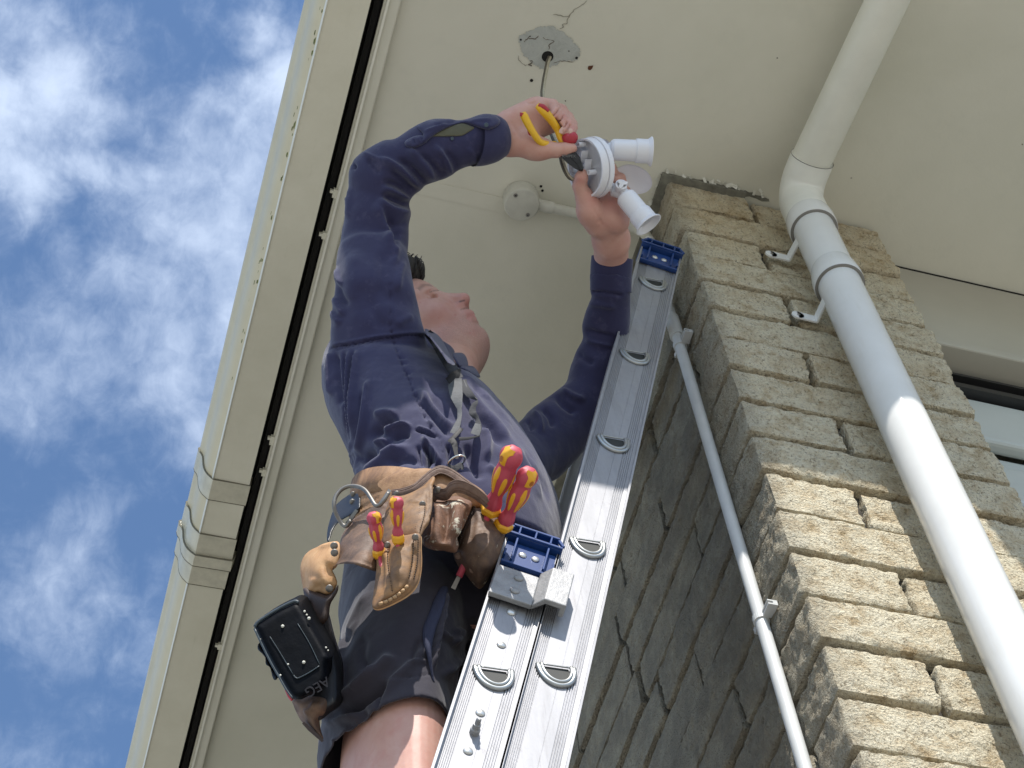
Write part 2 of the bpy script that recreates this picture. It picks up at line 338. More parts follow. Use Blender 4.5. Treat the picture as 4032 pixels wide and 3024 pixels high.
def stone_block():
    rnd = random.Random(5); mb = MB(); shade_v = []
    rows = [3.445 - 0.104 * k for k in range(0, 50)]
    for k, zt in enumerate(rows):
        z1 = zt + 1.6 - 0.0045; z0 = zt - 0.104 + 1.6 + 0.0045
        if z1 < 0.05: break
        if z0 < 0: z0 = 0.0
        vis = zt > 1.5
        res = 0.006 if vis else 0.03
        rev = rnd.uniform(-0.004, 0.004); lf = rnd.uniform(-0.003, 0.003)
        if k == 0: z1 += 0.004
        XR = 1.402 + rnd.uniform(-.006, .006)
        rows_ = []
        if k % 2 == 0:
            xs = CX + rnd.uniform(0.150, 0.172)
            rows_ += [(CX + lf, xs - 0.006, CY + rev, CY + 0.30 + rnd.uniform(-.06, .08)), (xs + 0.006, XR, CY + rev + rnd.uniform(-.003, .003), CY + 0.12)]
        else: rows_ += [(CX + lf, XR, CY + rev, CY + 0.11 + rnd.uniform(-.02, .03))]
        y = rows_[0][3] + 0.009
        while y < (3.6 if vis else 2.0):
            L = rnd.uniform(0.24, 0.46); rows_.append((CX + lf + rnd.uniform(-.004, .004), CX + 0.09, y, y + L)); y += L + rnd.uniform(0.005, 0.010)
        rows_.append((CX + 0.004, CX + 0.09, y, 11.0))
        for i, (a, b, c, d) in enumerate(rows_):
            rs = res if (d - c) < 1 and c < 3.0 else 0.09
            dz = rnd.uniform(-.0015, .0015)
            P, Q = rbox(a, b, c, d, z0 + dz + (.0012 if i < 2 else .0034), z1 + dz - (.0012 if i < 2 else .0034), rad=rnd.uniform(.004, .0075) if i < 2 else .004, seed=k * 7 + i, res=rs, amp=1.0 if i < 2 else 0.55)
            mb.add(P, Q)
            w_ = np.clip((CX + 0.040 - P[:, 0]) / 0.035, 0, 1) * (0.45 + 0.5 * np.clip((P[:, 1] - CY) / .12, 0, 1))  # shade of the left return face put into the stone colour
            shade_v.append(w_)
    o = mb.out('stone_wall', M_stone, house, True, attr={'side_shade': np.concatenate(shade_v)})
stone_block()
s = MB(); s.box((CX + 0.030, CY + 0.022, 0), (1.382, CY + 0.30, hz - 0.001)); s.box((CX + 0.034, CY + 0.29, 0), (CX + 0.1, 11, hz - 0.002)); s.out('mortar_bed', M_mortar, house)
# window wall to the right of the pier
PY = 1.456
s = MB(); s.box((1.39, PY, 1.6 + 3.135), (6, PY + 0.05, hz - 0.004)); s.out('bulkhead_panel', M_panel, house)
s = MB(); s.box((1.39, PY - 0.012, 1.6 + 3.108), (6, PY + 0.05, 1.6 + 3.133)); o = s.out('panel_lip', M_panel, house); bevel(o, 0.004)
s = MB(); s.box((1.39, PY - 0.002, hz - 0.004), (6, PY + 0.0495, hz - 0.0005)); s.out('panel_gap', M_dark, house)
win = MB(); win.box((1.39, PY + 0.055, 1.6 + 3.02), (4.2, PY + 0.09, 1.6 + 3.14)); win.box((1.39, PY + 0.03, 1.6 + 3.03), (4.2, PY + 0.054, 1.6 + 3.045)); win.box((1.39, PY + 0.03, 1.6 + 3.075), (4.2, PY + 0.054, 1.6 + 3.083))
win = win.out('window', M_winblack, house)
fr = MB()
for z0, z1, yo in ((2.87, 3.022, 0.045), (2.80, 2.868, 0.075), (2.665, 2.80, 0.052), (2.64, 2.664, 0.03)):
    fr.box((1.39, PY + yo, 1.6 + z0), (4.2, PY + yo + 0.03, 1.6 + z1))
o = fr.out('sash_frame', M_shut, win); bevel(o, 0.010, 3)
s = MB(); s.box((1.39, PY + 0.07, 1.6 + 1.2), (4.2, PY + 0.075, 1.6 + 2.64)); s.out('pane', M_glass, win)
s = MB(); s.box((1.39, PY + 0.12, 0), (9, PY + 0.2, 1.6 + 1.2)); s.box((4.2, PY + 0.12, 1.6 + 1.2), (9, PY + 0.2, hz - 0.005)); s.box((1.39, PY + .12, 1.6 + 1.2), (4.2, PY + .2, hz - .005)); s.out('wall', M_panel, house)
# paint-peeled patch, hole, cracks and marks on the soffit
def decal(name, pts, m, dz, parent=house, n=5, jag=0.0):
    P = np.array([onZ(x, y, H - dz) for x, y in pts]); P = np.concatenate([P, P[:1]])
    Q = []
    for a, b in zip(P[:-1], P[1:]):
        for t in np.arange(n) / n: Q.append(a + (b - a) * t)
    Q = np.array(Q); Q[:, :2] += _rs.randn(len(Q), 2) * jag
    m_ = MB(); m_.add(Q, [tuple(range(len(Q)))[::-1]]); return m_.out(name, m, parent)
def c1(x, y): return (1950 + x * .22604, 0 + y * .22604)
M_bare = mat("bare_fibre_cement", (0.40, 0.42, 0.39), 0.85, var=0.12, vsc=45, bump=0.7, bsc=90, det=6)
M_crack = mat("crack_line", (0.16, 0.14, 0.11), 0.9)
M_rust = mat("rust_spot", (0.11, 0.035, 0.012), 0.8, var=0.3, vsc=200)
def h_patch(t, p, pos):
    n = t.noise(pos, 35, 7, 0.75, 0.6); c = t.ramp(n, [(0.3, (0.36, 0.37, 0.33)), (0.5, (0.44, 0.455, 0.42)), (0.7, (0.50, 0.51, 0.46))])
    link(t, c, p.inputs['Base Color']); setbump(t, p, n, 0.8, 0.003)
M_bare = mat("bare_fibre_cement", (0.4, 0.42, 0.39), 0.85, hook=h_patch)
decal('bare_patch', [c1(*q) for q in [(430, 610), (480, 600), (540, 560), (650, 530), (700, 490), (780, 460), (880, 465), (950, 450), (1010, 455), (1060, 510), (1130, 540), (1200, 565), (1260, 620), (1330, 680), (1370, 740), (1430, 790),
      (1475, 870), (1480, 960), (1430, 1040), (1380, 1070), (1250, 1050), (1120, 1070), (1100, 1130), (980, 1150), (900, 1190), (800, 1210), (720, 1150), (640, 1100), (560, 1010), (520, 990), (470, 900), (440, 800), (420, 750), (400, 690)]], M_bare, 0.0012, jag=0.0009)
hole = MB(); hc = onZ(*c1(910, 980), H); hole.lathe([(0.0125, 0.001), (0.0125, -0.0018), (0.0112, -0.0022), (0.0112, 0.002)], hc, (0, 0, 1), 24); hole.out('hole_rim', M_bare, house, True)
hole = MB(); hole.lathe([(0.0118, 0), (0.0118, -0.0016)], hc, (0, 0, 1), 24); hole.out('cable_hole', M_dark, house)
def crack(pts, r=0.0006, m=M_crack, n='crack'):
    P = crom([onZ(x, y, H) + np.array([0, 0, -0.0008]) for x, y in pts], 4); P[1:-1, :2] += _rs.randn(len(P) - 2, 2) * 0.0006
    rr = np.full(len(P), r) * (0.6 + 0.8 * _rs.rand(len(P))); rr[0] = rr[-1] = r * .2
    b = MB(); b.tube(P, rr, 5); b.out(n, m, house, True)
M_crackl = mat("hairline_crack", (0.30, 0.28, 0.22), 0.9)
crack([c1(*q) for q in [(1600, 0), (1500, 90), (1380, 170), (1290, 270), (1210, 290), (1130, 265), (1000, 250)]], 0.0007, M_crackl)
crack([c1(*q) for q in [(1300, 270), (1260, 330), (1250, 400), (1165, 430), (1190, 470), (1120, 500)]], 0.0006, M_crackl)
crack([c1(*q) for q in [(935, 870), (938, 800), (960, 760), (1035, 715)]], 0.0011)
crack([c1(*q) for q in [(500, 740), (560, 680), (640, 660), (700, 670), (755, 610)]], 0.0012)
crack([c1(*q) for q in [(520, 690), (570, 665), (606, 625)]], 0.0012)
crack([c1(*q) for q in [(830, 640), (870, 680), (960, 690), (1030, 715)]], 0.0008)
crack([c1(*q) for q in [(600, 1055), (640, 1060), (600, 1120), (580, 1125), (640, 1140)]], 0.0012)
crack([c1(*q) for q in [(1000, 1095), (1090, 1075), (1200, 1060), (1380, 1075)]], 0.0006)
crack([c1(*q) for q in [(395, 960), (420, 1050), (490, 1120), (560, 1140)]], 0.0005, M_crackl)
crack([c1(*q) for q in [(650, 640), (650, 800), (645, 930)]], 0.0005, M_crackl)
def dot(x, y, r, m=M_dark, n='fixing_hole'):
    b = MB(); b.lathe([(r, 0), (r * .9, -0.0016)], onZ(x, y, H), (0, 0, 1), 12); b.out(n, m, house)
for x, y, r in ((445, 688, .0022), (1415, 1005, .0030), (632, 1400, .0032), (1282, 886, .0014), (606, 628, .0014)): dot(*c1(x, y), r)
decal('rust_mark', [c1(*q) for q in [(1610, 1190), (1625, 1150), (1665, 1148), (1700, 1140), (1708, 1150), (1690, 1190), (1660, 1222), (1625, 1220)]], M_rust, 0.0012)
for x, y in ((2130, 733), (2136, 750)): dot(x, y, 0.0026)
for x, y in ((4025, 568), (3060, 228), (2226, 397)): dot(x, y, 0.0012, M_crack)
# dark weathered sealant and peeling paint where the stone meets the soffit
M_grime = mat("damp_grime", (0.17, 0.165, 0.13), 0.95, var=0.4, vsc=50, bump=0.6, bsc=120)
decal('grime_strip', [(2608, 700), (2600, 688), (2640, 690), (2700, 700), (2780, 712), (2850, 730), (2920, 745), (2990, 772), (3025, 785), (3030, 797), (2900, 772), (2780, 745), (2660, 722), (2640, 735), (2612, 790), (2590, 850), (2580, 880), (2582, 830), (2595, 750)], M_grime, 0.0011, jag=0.0014)
b = MB(); b.box((CX - 0.014, CY - 0.013, hz - 0.010), (1.12, CY + 0.02, hz - 0.0006)); b.box((CX - 0.015, CY + 0.02, hz - 0.010), (CX + 0.02, 3.0, hz - 0.0007)); b.out('sealant_bead', M_grime, house)
M_peel = mat("peeling_paint", (0.70, 0.69, 0.60), 0.6)
rp = random.Random(2); b = MB()
for i in range(46):
    if i < 28: c = onZ(2632 + rp.random() * 400, 0, H); c = np.array([CX + rp.random() * .21 - .01, CY - 0.016 + rp.uniform(-.006, .004), hz - 0.003])
    else: c = np.array([CX - 0.018 + rp.uniform(-.006, .004), CY + rp.random() * .14, hz - 0.004])
    a = rp.random() * 6.28; L = rp.uniform(.002, .0055); u = np.array([math.cos(a), math.sin(a), rp.uniform(-.5, .1)]) * L; v = np.array([-math.sin(a), math.cos(a), rp.uniform(-.6, .2)]) * L * .5
    b.obox(c, u, v, (0, 0, 0.0004))
b.out('paint_flakes', M_peel, house, kind='stuff')
# ---------------------------------------------------------------- gutter
gz = hz - 0.012
gut = thing('rain_gutter', 'long cream plastic gutter with ogee front running along the left eave', 'gutter', (0.26, 3, gz))
M_gutbr = mat('gutter_bracket_plastic', (0.60, 0.57, 0.45), 0.4, var=0.16, vsc=35, bump=0.2, bsc=40)
M_gapl = mat('dark_gap_line', (0.16, 0.15, 0.11), 0.9)
gprof = [(0.308, 0.0), (0.2305, 0.0), (0.2295, 0.003), (0.2275, 0.006), (0.2215, 0.013), (0.2165, 0.022), (0.2128, 0.033), (0.2104, 0.046), (0.2090, 0.060), (0.2075, 0.074), (0.2040, 0.086), (0.199, 0.094), (0.197, 0.104), (0.200, 0.108), (0.204, 0.104)]
def gext(prof, y0, y1, t, name, m, sm=True, parent=gut, zoff=0.0, dx=0.0, seg=1):
    P = np.array(prof); d = np.gradient(P, axis=0); nrm_ = np.stack([d[:, 1], -d[:, 0]], 1); nrm_ /= np.linalg.norm(nrm_, axis=1)[:, None]
    inn = P + nrm_ * t; ring = np.concatenate([P, inn[::-1]]); n = len(ring)
    ys = np.linspace(y0, y1, seg + 1); V = []
    for y in ys: V += [(x + dx, y, gz + z + zoff) for x, z in ring]
    Fc = [(k * n + i, k * n + (i + 1) % n, (k + 1) * n + (i + 1) % n, (k + 1) * n + i) for k in range(seg) for i in range(n)] + [tuple(range(n)), tuple(range(seg * n + n - 1, seg * n - 1, -1))]
    o = mk(name, V, Fc, m, parent, False); auto(o, 25); return o
gext(gprof[:2], 0.46, 11, -0.002, 'gutter_base', M_gutter)
gext(gprof[2:], 0.46, 11, -0.002, 'gutter_front', M_gutfront)
gext([(0.2290, 0.0025), (0.2315, -0.004)], 0.46, 11, 0.0016, 'drip_lip', M_gutlip)
gext([(0.308, 0.0), (0.3095, 0.10)], 0.46, 11, -0.002, 'gutter_back', M_gutter)
def grow(prof, g): 
    P = np.array(prof); c = np.array([0.26, 0.06]); d = np.gradient(P, axis=0); n_ = np.stack([d[:, 1], -d[:, 0]], 1); n_ /= np.linalg.norm(n_, axis=1)[:, None]; s_ = np.sign(((P - c) * n_).sum(1))[:, None]; return (P + n_ * s_ * g).tolist()
gp2 = [(0.309, 0.03), (0.3088, 0.002)] + gprof[1:]
def gy(x, y): return float(onZ(x, y, H)[1])
yj = [gy(860, 1880), gy(862, 1925)]
gext(grow(gp2, 0.005), gy(852, 1872), gy(852, 1872) + 0.052, 0.003, 'joint_bracket', M_gutbr)
y2 = gy(800, 2085); gext(grow(gp2, 0.005), y2, y2 + 0.055, 0.003, 'joint_bracket', M_gutbr)
gext(grow(gp2, 0.0105), y2 + 0.054, y2 + 0.082, 0.006, 'expansion_joint', M_gutbr)
gext(grow(gp2, 0.005), y2 + 0.081, y2 + 0.135, 0.003, 'joint_bracket', M_gutbr)
for yy, g_ in ((gy(852, 1872) - .0006, .0056), (y2 - .0006, .0056), (y2 + 0.0530, .0112), (y2 + .0822, .0108), (y2 + .135, .0054), (gy(852, 1872) + .052, .0054)):
    gext(grow(gp2, g_), yy, yy + 0.0016, 0.004, 'gap_line', M_gapl)  # thin dark lines for the gaps at the collar edges
rl = random.Random(4); b = MB()
for i in range(150):
    y = 0.9 + rl.random() ** 1.1 * 1.2; sz = rl.uniform(.0018, .0070)
    x = rl.choice([0.2325 + rl.random() * .004, 0.2275 - rl.random() * 0.006]); z = gz + (-0.0006 if x > .2305 else (0.2295 - x) * 1.8)
    n = 7; b.add([(x + math.cos(a) * sz * .6, y + math.sin(a) * sz * rl.uniform(.8, 1.6), z) for a in [q * 6.28 / n for q in range(n)]] + [(x, y, z - 0.0012)], [(i_, (i_ + 1) % n, n) for i_ in range(n)] + [tuple(range(n))[::-1]])
b.out('lichen_spots', M_lichen, gut, True, kind='stuff')
b = MB()
for x, y in ((1290, 735), (1245, 905), (1060, 1712), (1045, 1845), (850, 2530)):
    yy = float(onZ(x, y, H)[1]); b = MB(); b.box((0.328, yy, hz - 0.006), (0.336, yy + rl.uniform(.012, .022), hz + 0.004)); b.box((0.322, yy + .004, hz - 0.004), (0.329, yy + .010, hz + 0.004)); b.out('clip_tab', M_trim, gut)
# ---------------------------------------------------------------- downpipe
PX, PYc, PR = 1.2, 1.322, 0.0392
c_ = onY(3575, 1700, PYc); PX = float(c_[0])
dp = thing('downpipe', 'thick white plastic downpipe with elbow running down the stone pier', 'downpipe', (PX, PYc, 0))
zc = 1.6 + 3.225; zs = 1.6 + float(onY(3335, 1115, PYc)[2] - 1.6)
b = MB(); b.tube([(PX, PYc, 0), (PX, PYc, zc + 0.02)], PR, 48); o = b.out('pipe', M_pipe, dp); auto(o)
top = 1.6 + H - 0.082; Rb = 0.045; M_elbow = mat('weathered_white_pvc', (0.74, 0.74, 0.68), 0.38, var=0.07, vsc=14, bump=0.25, bsc=70)
def arc(a0, a1, n): return [(PX, PYc - Rb + Rb * math.cos(a), top - Rb + Rb * math.sin(a)) for a in np.linspace(a0, a1, n)]
b = MB(); b.tube([(PX, PYc, zc + 0.0), (PX, PYc, top - Rb)] + arc(0, math.pi / 2, 14)[1:] + [(PX + .001, PYc - Rb - 0.035, top)], [PR + .0035] * 16, 40); o = b.out('elbow', M_elbow, dp); auto(o)
b = MB(); th_ = np.linspace(0, 2 * math.pi, 40, endpoint=False); b.tube([(PX + .001 + (PR + .0036) * math.cos(a), PYc - Rb - 0.0355, top + (PR + .0036) * math.sin(a)) for a in th_], .0008, 5, closed=True); b.out('glue_line', M_seal, dp, True)
b = MB(); b.tube([(PX, PYc - Rb - 0.03, top), (PX + 0.068, 0.44, top + .01)], PR, 40); o = b.out('upper_pipe', M_pipeold, dp); auto(o)
b = MB(); b.lathe([(PR + .0005, 0), (PR + .0062, 0), (PR + .007, .004), (PR + .007, .034), (PR + .0045, .05), (PR + .0005, .052)], (PX, PYc, zc - 0.014), (0, 0, 1), 48); o = b.out('collar', M_pipe, dp); auto(o)
b = MB(); b.lathe([(PR + .0005, 0), (PR + .0045, 0), (PR + .006, .003), (PR + .006, .022), (PR + .003, .05), (PR + .0005, .06)], (PX, PYc, zs - 0.02), (0, 0, 1), 48); o = b.out('collar', M_pipe, dp); auto(o)
for z in (zc - 0.0145, zs - 0.0205):
    b = MB(); b.lathe([(PR + .0003, 0), (PR + .0056, 0), (PR + .0056, .0012), (PR + .0003, .0012)], (PX, PYc, z), (0, 0, 1), 48); b.out('seal_ring', M_seal, dp, True)
for (x, y) in ((3035, 1005), (3140, 1245)):
    e = onY(x, y, CY - 0.008); bp = MB()
    p0 = np.array([PX - PR * .9, PYc + 0.012, e[2]]); 
    mid = np.array([e[0] + 0.034, CY - 0.010, e[2] - .002])
    def strap(a, c, hw, th):
        a = np.asarray(a); c = np.asarray(c); d = c - a; L = np.linalg.norm(d); d = d / L; up_ = np.array([0, 0, 1.]); n_ = np.cross(d, up_); n_ /= np.linalg.norm(n_)
        bp.obox((a + c) / 2, d * L / 2, up_ * hw, n_ * th)
    strap(p0, mid, 0.0115, 0.0016); strap(mid, np.array([e[0], CY - 0.010, e[2]]), 0.0115, 0.0016)
    bp.lathe([(0.0115, -0.0016), (0.0115, 0.0016)], (e[0], CY - 0.010, e[2]), (0, 1, 0), 20)
    o = bp.out('pipe_bracket', M_pipe, dp); auto(o)
    sc_ = MB(); sc_.lathe([(0.0032, -0.0022), (0.0022, -0.0030)], (e[0] + .001, CY - 0.010, e[2]), (0, 1, 0), 12); sc_.out('screw_head', M_seal, o)
# ---------------------------------------------------------------- junction box and conduits
jc = onZ(2055, 806, H - 0.035); jr = 0.0345
jb = thing('junction_box', 'round painted junction box screwed to the soffit beside the floodlight', 'junction box', (jc[0], jc[1], hz))
b = MB(); b.lathe([(jr - .004, 0.034), (jr + .001, 0.0335), (jr + .001, 0.004), (jr, 0.001), (jr - .003, 0)], (jc[0], jc[1], jc[2]), (0, 0, 1), 48); o = b.out('box_body', M_condold, jb); auto(o, 50)
b = MB(); b.lathe([(jr - .0005, 0.001), (jr + .0003, 0.0), (jr - .0008, -0.0022), (jr - .003, -0.003)], (jc[0], jc[1], jc[2]), (0, 0, 1), 48); lid = b.out('lid', M_condold, jb); auto(lid, 50)
for x, y in ((2030, 769), (2078, 846)):
    q = onZ(x, y, H - 0.038); b = MB(); b.lathe([(0.0042, 0.001), (0.0042, -0.001), (0.0030, -0.0013)], q, (0, 0, 1), 14); o = b.out('screw', M_seal, lid); b = MB(); b.lathe([(0.0014, 0), (0.0012, -.0012)], q - np.array([0, 0, .0012]), (0, 0, 1), 6); b.out('screw_slot', M_dark, o)
b = MB(); cy = 1.487; b.tube([(jc[0] + jr - 0.002, jc[1], hz - 0.018), (jc[0] + jr + 0.030, jc[1], hz - 0.018)], 0.0125, 20); o = b.out('spout', M_condold, jb); auto(o)
cxx = 0.9435; cr = 0.0098
con = thing('conduit_pipe', 'thin grey electrical conduit running down the pier behind the ladder', 'conduit', (cxx, cy, 0))
b = MB(); b.tube([(cxx, cy, 0), (cxx, cy, hz - 0.09)], cr, 20); o = b.out('tube', M_cond, con); auto(o)
Rc = 0.05; pts = [(cxx, cy, hz - 0.10)] + [(cxx - Rc + Rc * math.cos(a), cy + (jc[1] - cy) * (a / 1.6), hz - 0.018 - Rc + Rc * math.sin(a)) for a in np.linspace(0, math.pi / 2, 10)] + [(jc[0] + jr + 0.02, jc[1], hz - 0.018)]
b = MB(); b.tube(pts, 0.0102, 20); o = b.out('painted_tube', M_condold, con); auto(o)
b = MB(); b.lathe([(0.0125, 0), (0.0128, .002), (0.0128, .055), (0.0105, .058)], (cxx, cy, hz - 0.135), (0, 0, 1), 20); o = b.out('coupling', M_cond, con); auto(o)
zq = 1.6 + 2.985; b = MB(); b.lathe([(0.0125, 0), (0.0128, .002), (0.0128, .07), (0.0105, .073)], (cxx, cy, zq), (0, 0, 1), 20); o = b.out('coupling', M_cond, con); auto(o)
for (x, y) in ((2700, 1312), (3008, 2432)):
    z = float(onX(x, y, cxx)[2]); b = MB()
    b.lathe([(cr + .0002, 0), (cr + .0022, 0), (cr + .0022, .012), (cr + .0002, .012)], (cxx, cy, z), (0, 0, 1), 20)
    b.box((cxx - 0.002, cy - 0.034, z + 0.0006), (cxx + 0.013, cy - 0.010, z + 0.0034)); b.box((cxx - 0.002, cy - 0.034, z + 0.0085), (cxx + 0.013, cy - 0.010, z + 0.0112)); b.box((cxx + 0.006, cy - 0.034, z + 0.0036), (cxx + 0.013, cy - 0.0105, z + 0.0083))
    b.box((cxx - .003, cy + 0.010, z), (cxx + 0.013, cy + 0.022, z + 0.012)); o = b.out('saddle_clip', M_cond, con)
# ================================================================ LADDER
LU = np.array([0.24903554, 0, 1.0]); LU /= np.linalg.norm(LU)       # up the ladder
LN = np.array([LU[2], 0, -LU[0]])                                  # across the rail, away from the climber
LY = np.array([0, 1.0, 0])
LP0 = np.array([0.8776, 1.409, 3.0173]) + CAM                       # centre of the top rung of the upper section
lad = thing('extension_ladder', 'aluminium extension ladder with blue end caps leaning on the stone pier', 'ladder', (LP0 + LU * (-4.6)).tolist())
def railprof(hw):
    P = [(-hw, -0.0062), (-hw + .0032, -0.0062), (-hw + .0032, -0.0006)]
    for g in (-.0325, -.0300, -.0275, -.0250, -.0225, -.0200): P += [(g - .0008, 0), (g - .0006, .0016), (g + .0006, .0016), (g + .0008, 0)] if g > -hw + .005 else []
    P += [(.0045, 0), (.0046, .0005), (.0052, .0005), (.0053, 0)]
    for g in (.0175, .0205, .0235, .0265, .0295): P += [(g - .0008, 0), (g - .0006, .0016), (g + .0006, .0016), (g + .0008, 0)]
    P += [(hw - .0032, -0.0006), (hw - .0032, -0.0062), (hw, -0.0062), (hw, 0.024), (hw - .003, 0.024), (hw - .003, .003), (-hw + .003, .003), (-hw + .003, 0.024), (-hw, 0.024)]
    return P
def rail(c, t0, t1, hw, far=False, name='rail'):                    # c: point on centre line, t along LU
    P = railprof(hw)
    if far: P = [(a, -b) for a, b in P][::-1]
    b = MB(); b.prism(P, c + LU * t0, LN, LY, LU * (t1 - t0)); o = b.out(name, M_alu, lad); return o
FY = 0.352                                                         # distance between the two webs
HW = 0.0385
rail(LP0, -4.9, 0.132, HW); rail(LP0 + LY * FY, -4.9, 0.132, HW, True)
BP0 = onY(1945, 2662, 1.409); BP0 = BP0 + LU * 0                    # a rung end of the lower section
BP0[1] = LP0[1]
tb = float((onY(2107, 2165, 1.409) - BP0) @ LU)                     # lower section stops here
rail(BP0, -3.2, tb, HW); rail(BP0 + LY * FY, -3.2, tb, HW, True)
def dshape(w_, h_, n=18, r=0.35):
    pts = [(w_ / 2 * math.cos(a), -h_ * (math.sin(a) ** 0.9)) for a in np.linspace(0, math.pi, n)]
    return [(p[0], p[1]) for p in pts]
def rung(c, i, hide=False):
    # flat-topped D profile, level; bead swaged on both webs
    rg = thing_child = None
    b = MB(); ax, az = np.array([math.cos(.05), 0, math.sin(.05)]), np.array([-math.sin(.05), 0, math.cos(.05)])
    D0 = dshape(0.0335, 0.0285)
    b.prism(D0, c + LY * 0.0032 + az * .010, ax, az, LY * (FY - .0064)); o = b.out('rung', M_alu, lad)
    for yy in (-.0009, FY - .0011):
        q = MB(); q.prism(D0, c + LY * yy + az * .010, ax, az, LY * .0020); q.out('rung_shade_plate', M_rungdark, o)  # dark end plate, shade of the hollow rung put into its colour
    for yy, sg in ((-0.0005, -1), (FY + .0005, 1)):
        bd = MB()
        for w1, h1, r1, dy in ((0.0470, 0.0365, 0.0034, -0.0012), (0.0385, 0.0310, 0.0026, -0.0036)):
            pts = [c + LY * (yy + sg * (-dy) * 1.0) + ax * p[0] + az * (p[1] + .0115 if w1 > .04 else p[1] + .0105) for p in dshape(w1, h1, 22)]
            bd.tube(crom(pts, 2), r1, 8)
        pts = [c + LY * (yy + sg * .003) + ax * x + az * 0.0105 for x in np.linspace(-.0175, .0175, 8)]
        bd.tube(pts, 0.0012, 6)
        bd.out('rung_collar', M_bead, o, True)
    return o
for k in range(0, 15): rung(LP0 - LU * 0.3 * k, k)
for k in range(0, 10): rung(BP0 - LU * 0.3 * k, k)
M_rivet = mat("rivet_steel", (0.62, 0.61, 0.58), 0.35, 0.7, var=0.1, vsc=90)
def rivet(p, r=0.0065, par=lad, ax=(0, -1, 0), m=None, name='rivet'):
    b = MB(); b.lathe([(r, 0), (r * .97, r * .18), (r * .8, r * .38), (r * .45, r * .52), (r * .08, r * .56)], p, ax, 16); return b.out(name, m or M_rivet, par, True)
def cap(c, t):                                                     # blue plastic end cap sitting in the rail
    o0 = c + LU * t
    b = MB(); b.box
    def bx(a0, a1, t0, t1, y0, y1): b.obox(o0 + LN * (a0 + a1) / 2 + LU * (t0 + t1) / 2 + LY * (y0 + y1) / 2, LN * (a1 - a0) / 2, LU * (t1 - t0) / 2, LY * (y1 - y0) / 2)
    hw = HW - .0036
    bx(-hw, hw, -0.062, -0.006, -0.0045, -0.0005)                   # back plate
    bx(-hw, hw, -0.064, -0.0595, -0.010, -0.0045)                   # lower lip
    for a in (-.0225, .0215): bx(a - .0015, a + .0015, -0.058, -0.0005, -0.013, -0.0045)
    for a in (-hw + .0015, hw - .0015): bx(a - .0015, a + .0015, -0.050, -0.036, -0.012, -0.0045)
    # open frame on top, with three ribs, projecting towards the climber side of the web
    fr_ = [(-HW - .001, 0), (HW + .001, 0)]
    bx(-HW - .001, HW + .001, -0.0022, 0.0022, -0.0165, -0.0125)
    bx(-HW + .006, HW - .006, 0.018, 0.022, -0.0165, -0.0125)
    b.obox(o0 + LN * (-HW + .0025) + LU * 0.0105 + LY * (-0.0145), (LN * .0065 + LU * .0095) * .5 * 1.25, (LN * -.0019 + LU * .0012), LY * .002)
    b.obox(o0 + LN * (HW - .0025) + LU * 0.0105 + LY * (-0.0145), (LN * -.0065 + LU * .0095) * .5 * 1.25, (LN * .0019 + LU * .0012), LY * .002)
    for a in (-.0225, 0.0, .0215): bx(a - .0014, a + .0014, 0.0, 0.0185, -0.0165, -0.0125)
    bx(-HW - .001, HW + .001, -0.0022, 0.0012, -0.0125, 0.027)
    bx(-HW + .006, HW - .006, 0.0195, 0.022, -0.0125, 0.027)
    bx(-HW - .0005, HW + .0005, -0.004, -0.001, 0.0, 0.026)
    o = b.out('end_cap', M_blue, lad); bevel(o, 0.0006, 1)
    for a in (-.0095, .0085): rivet(o0 + LN * a + LU * (-.030) + LY * (-.0045), 0.0058, o)
cap(LP0, 0.132); cap(BP0, tb)
# guide bracket near the top of the lower section
def bxl(b, c, a0, a1, t0, t1, y0, y1): b.obox(c + LN * (a0 + a1) / 2 + LU * (t0 + t1) / 2 + LY * (y0 + y1) / 2, LN * (a1 - a0) / 2, LU * (t1 - t0) / 2, LY * (y1 - y0) / 2)
b = MB(); bxl(b, BP0, -HW + .001, .020, tb - .148, tb - .082, -.0145, -.0065)
b.prism([(.0198, -.0145), (.033, -.030), (.062, -.030), (.062, -.010), (.055, -.010), (.055, -.022), (.036, -.022), (.0198, -.0063)], BP0 + LU * (tb - .148), LN, LY, LU * .076)
o = b.out('guide_bracket', M_cast, lad); bevel(o, 0.0015, 2)
for t in (-.100, -.130): rivet(BP0 + LU * (tb + t) + LN * (-.006) + LY * (-.0145), 0.0066, o, m=M_cast)
for (x, y) in ((1650 + 617 * .587, 2050 + 618 * .587), (1650 + 551 * .587, 2050 + 836 * .587), (1650 + 410 * .587, 2050 + 1292 * .587), (1650 + 328 * .587, 2050 + 1548 * .587)):
    rivet(onY(x, y, 1.409), 0.0062)
p = onY(1650 + 370 * .587, 2050 + 1425 * .587, 1.409)
b = MB(); b.lathe([(0.0062, 0), (0.0062, 0.006), (0.0056, 0.007), (0.0048, .0075), (0.0050, 0.014), (0.0034, .0145), (0.0032, 0.021), (0.002, 0.0225)], p, (0, -1, 0), 12); b.out('bolt', M_cast, lad)
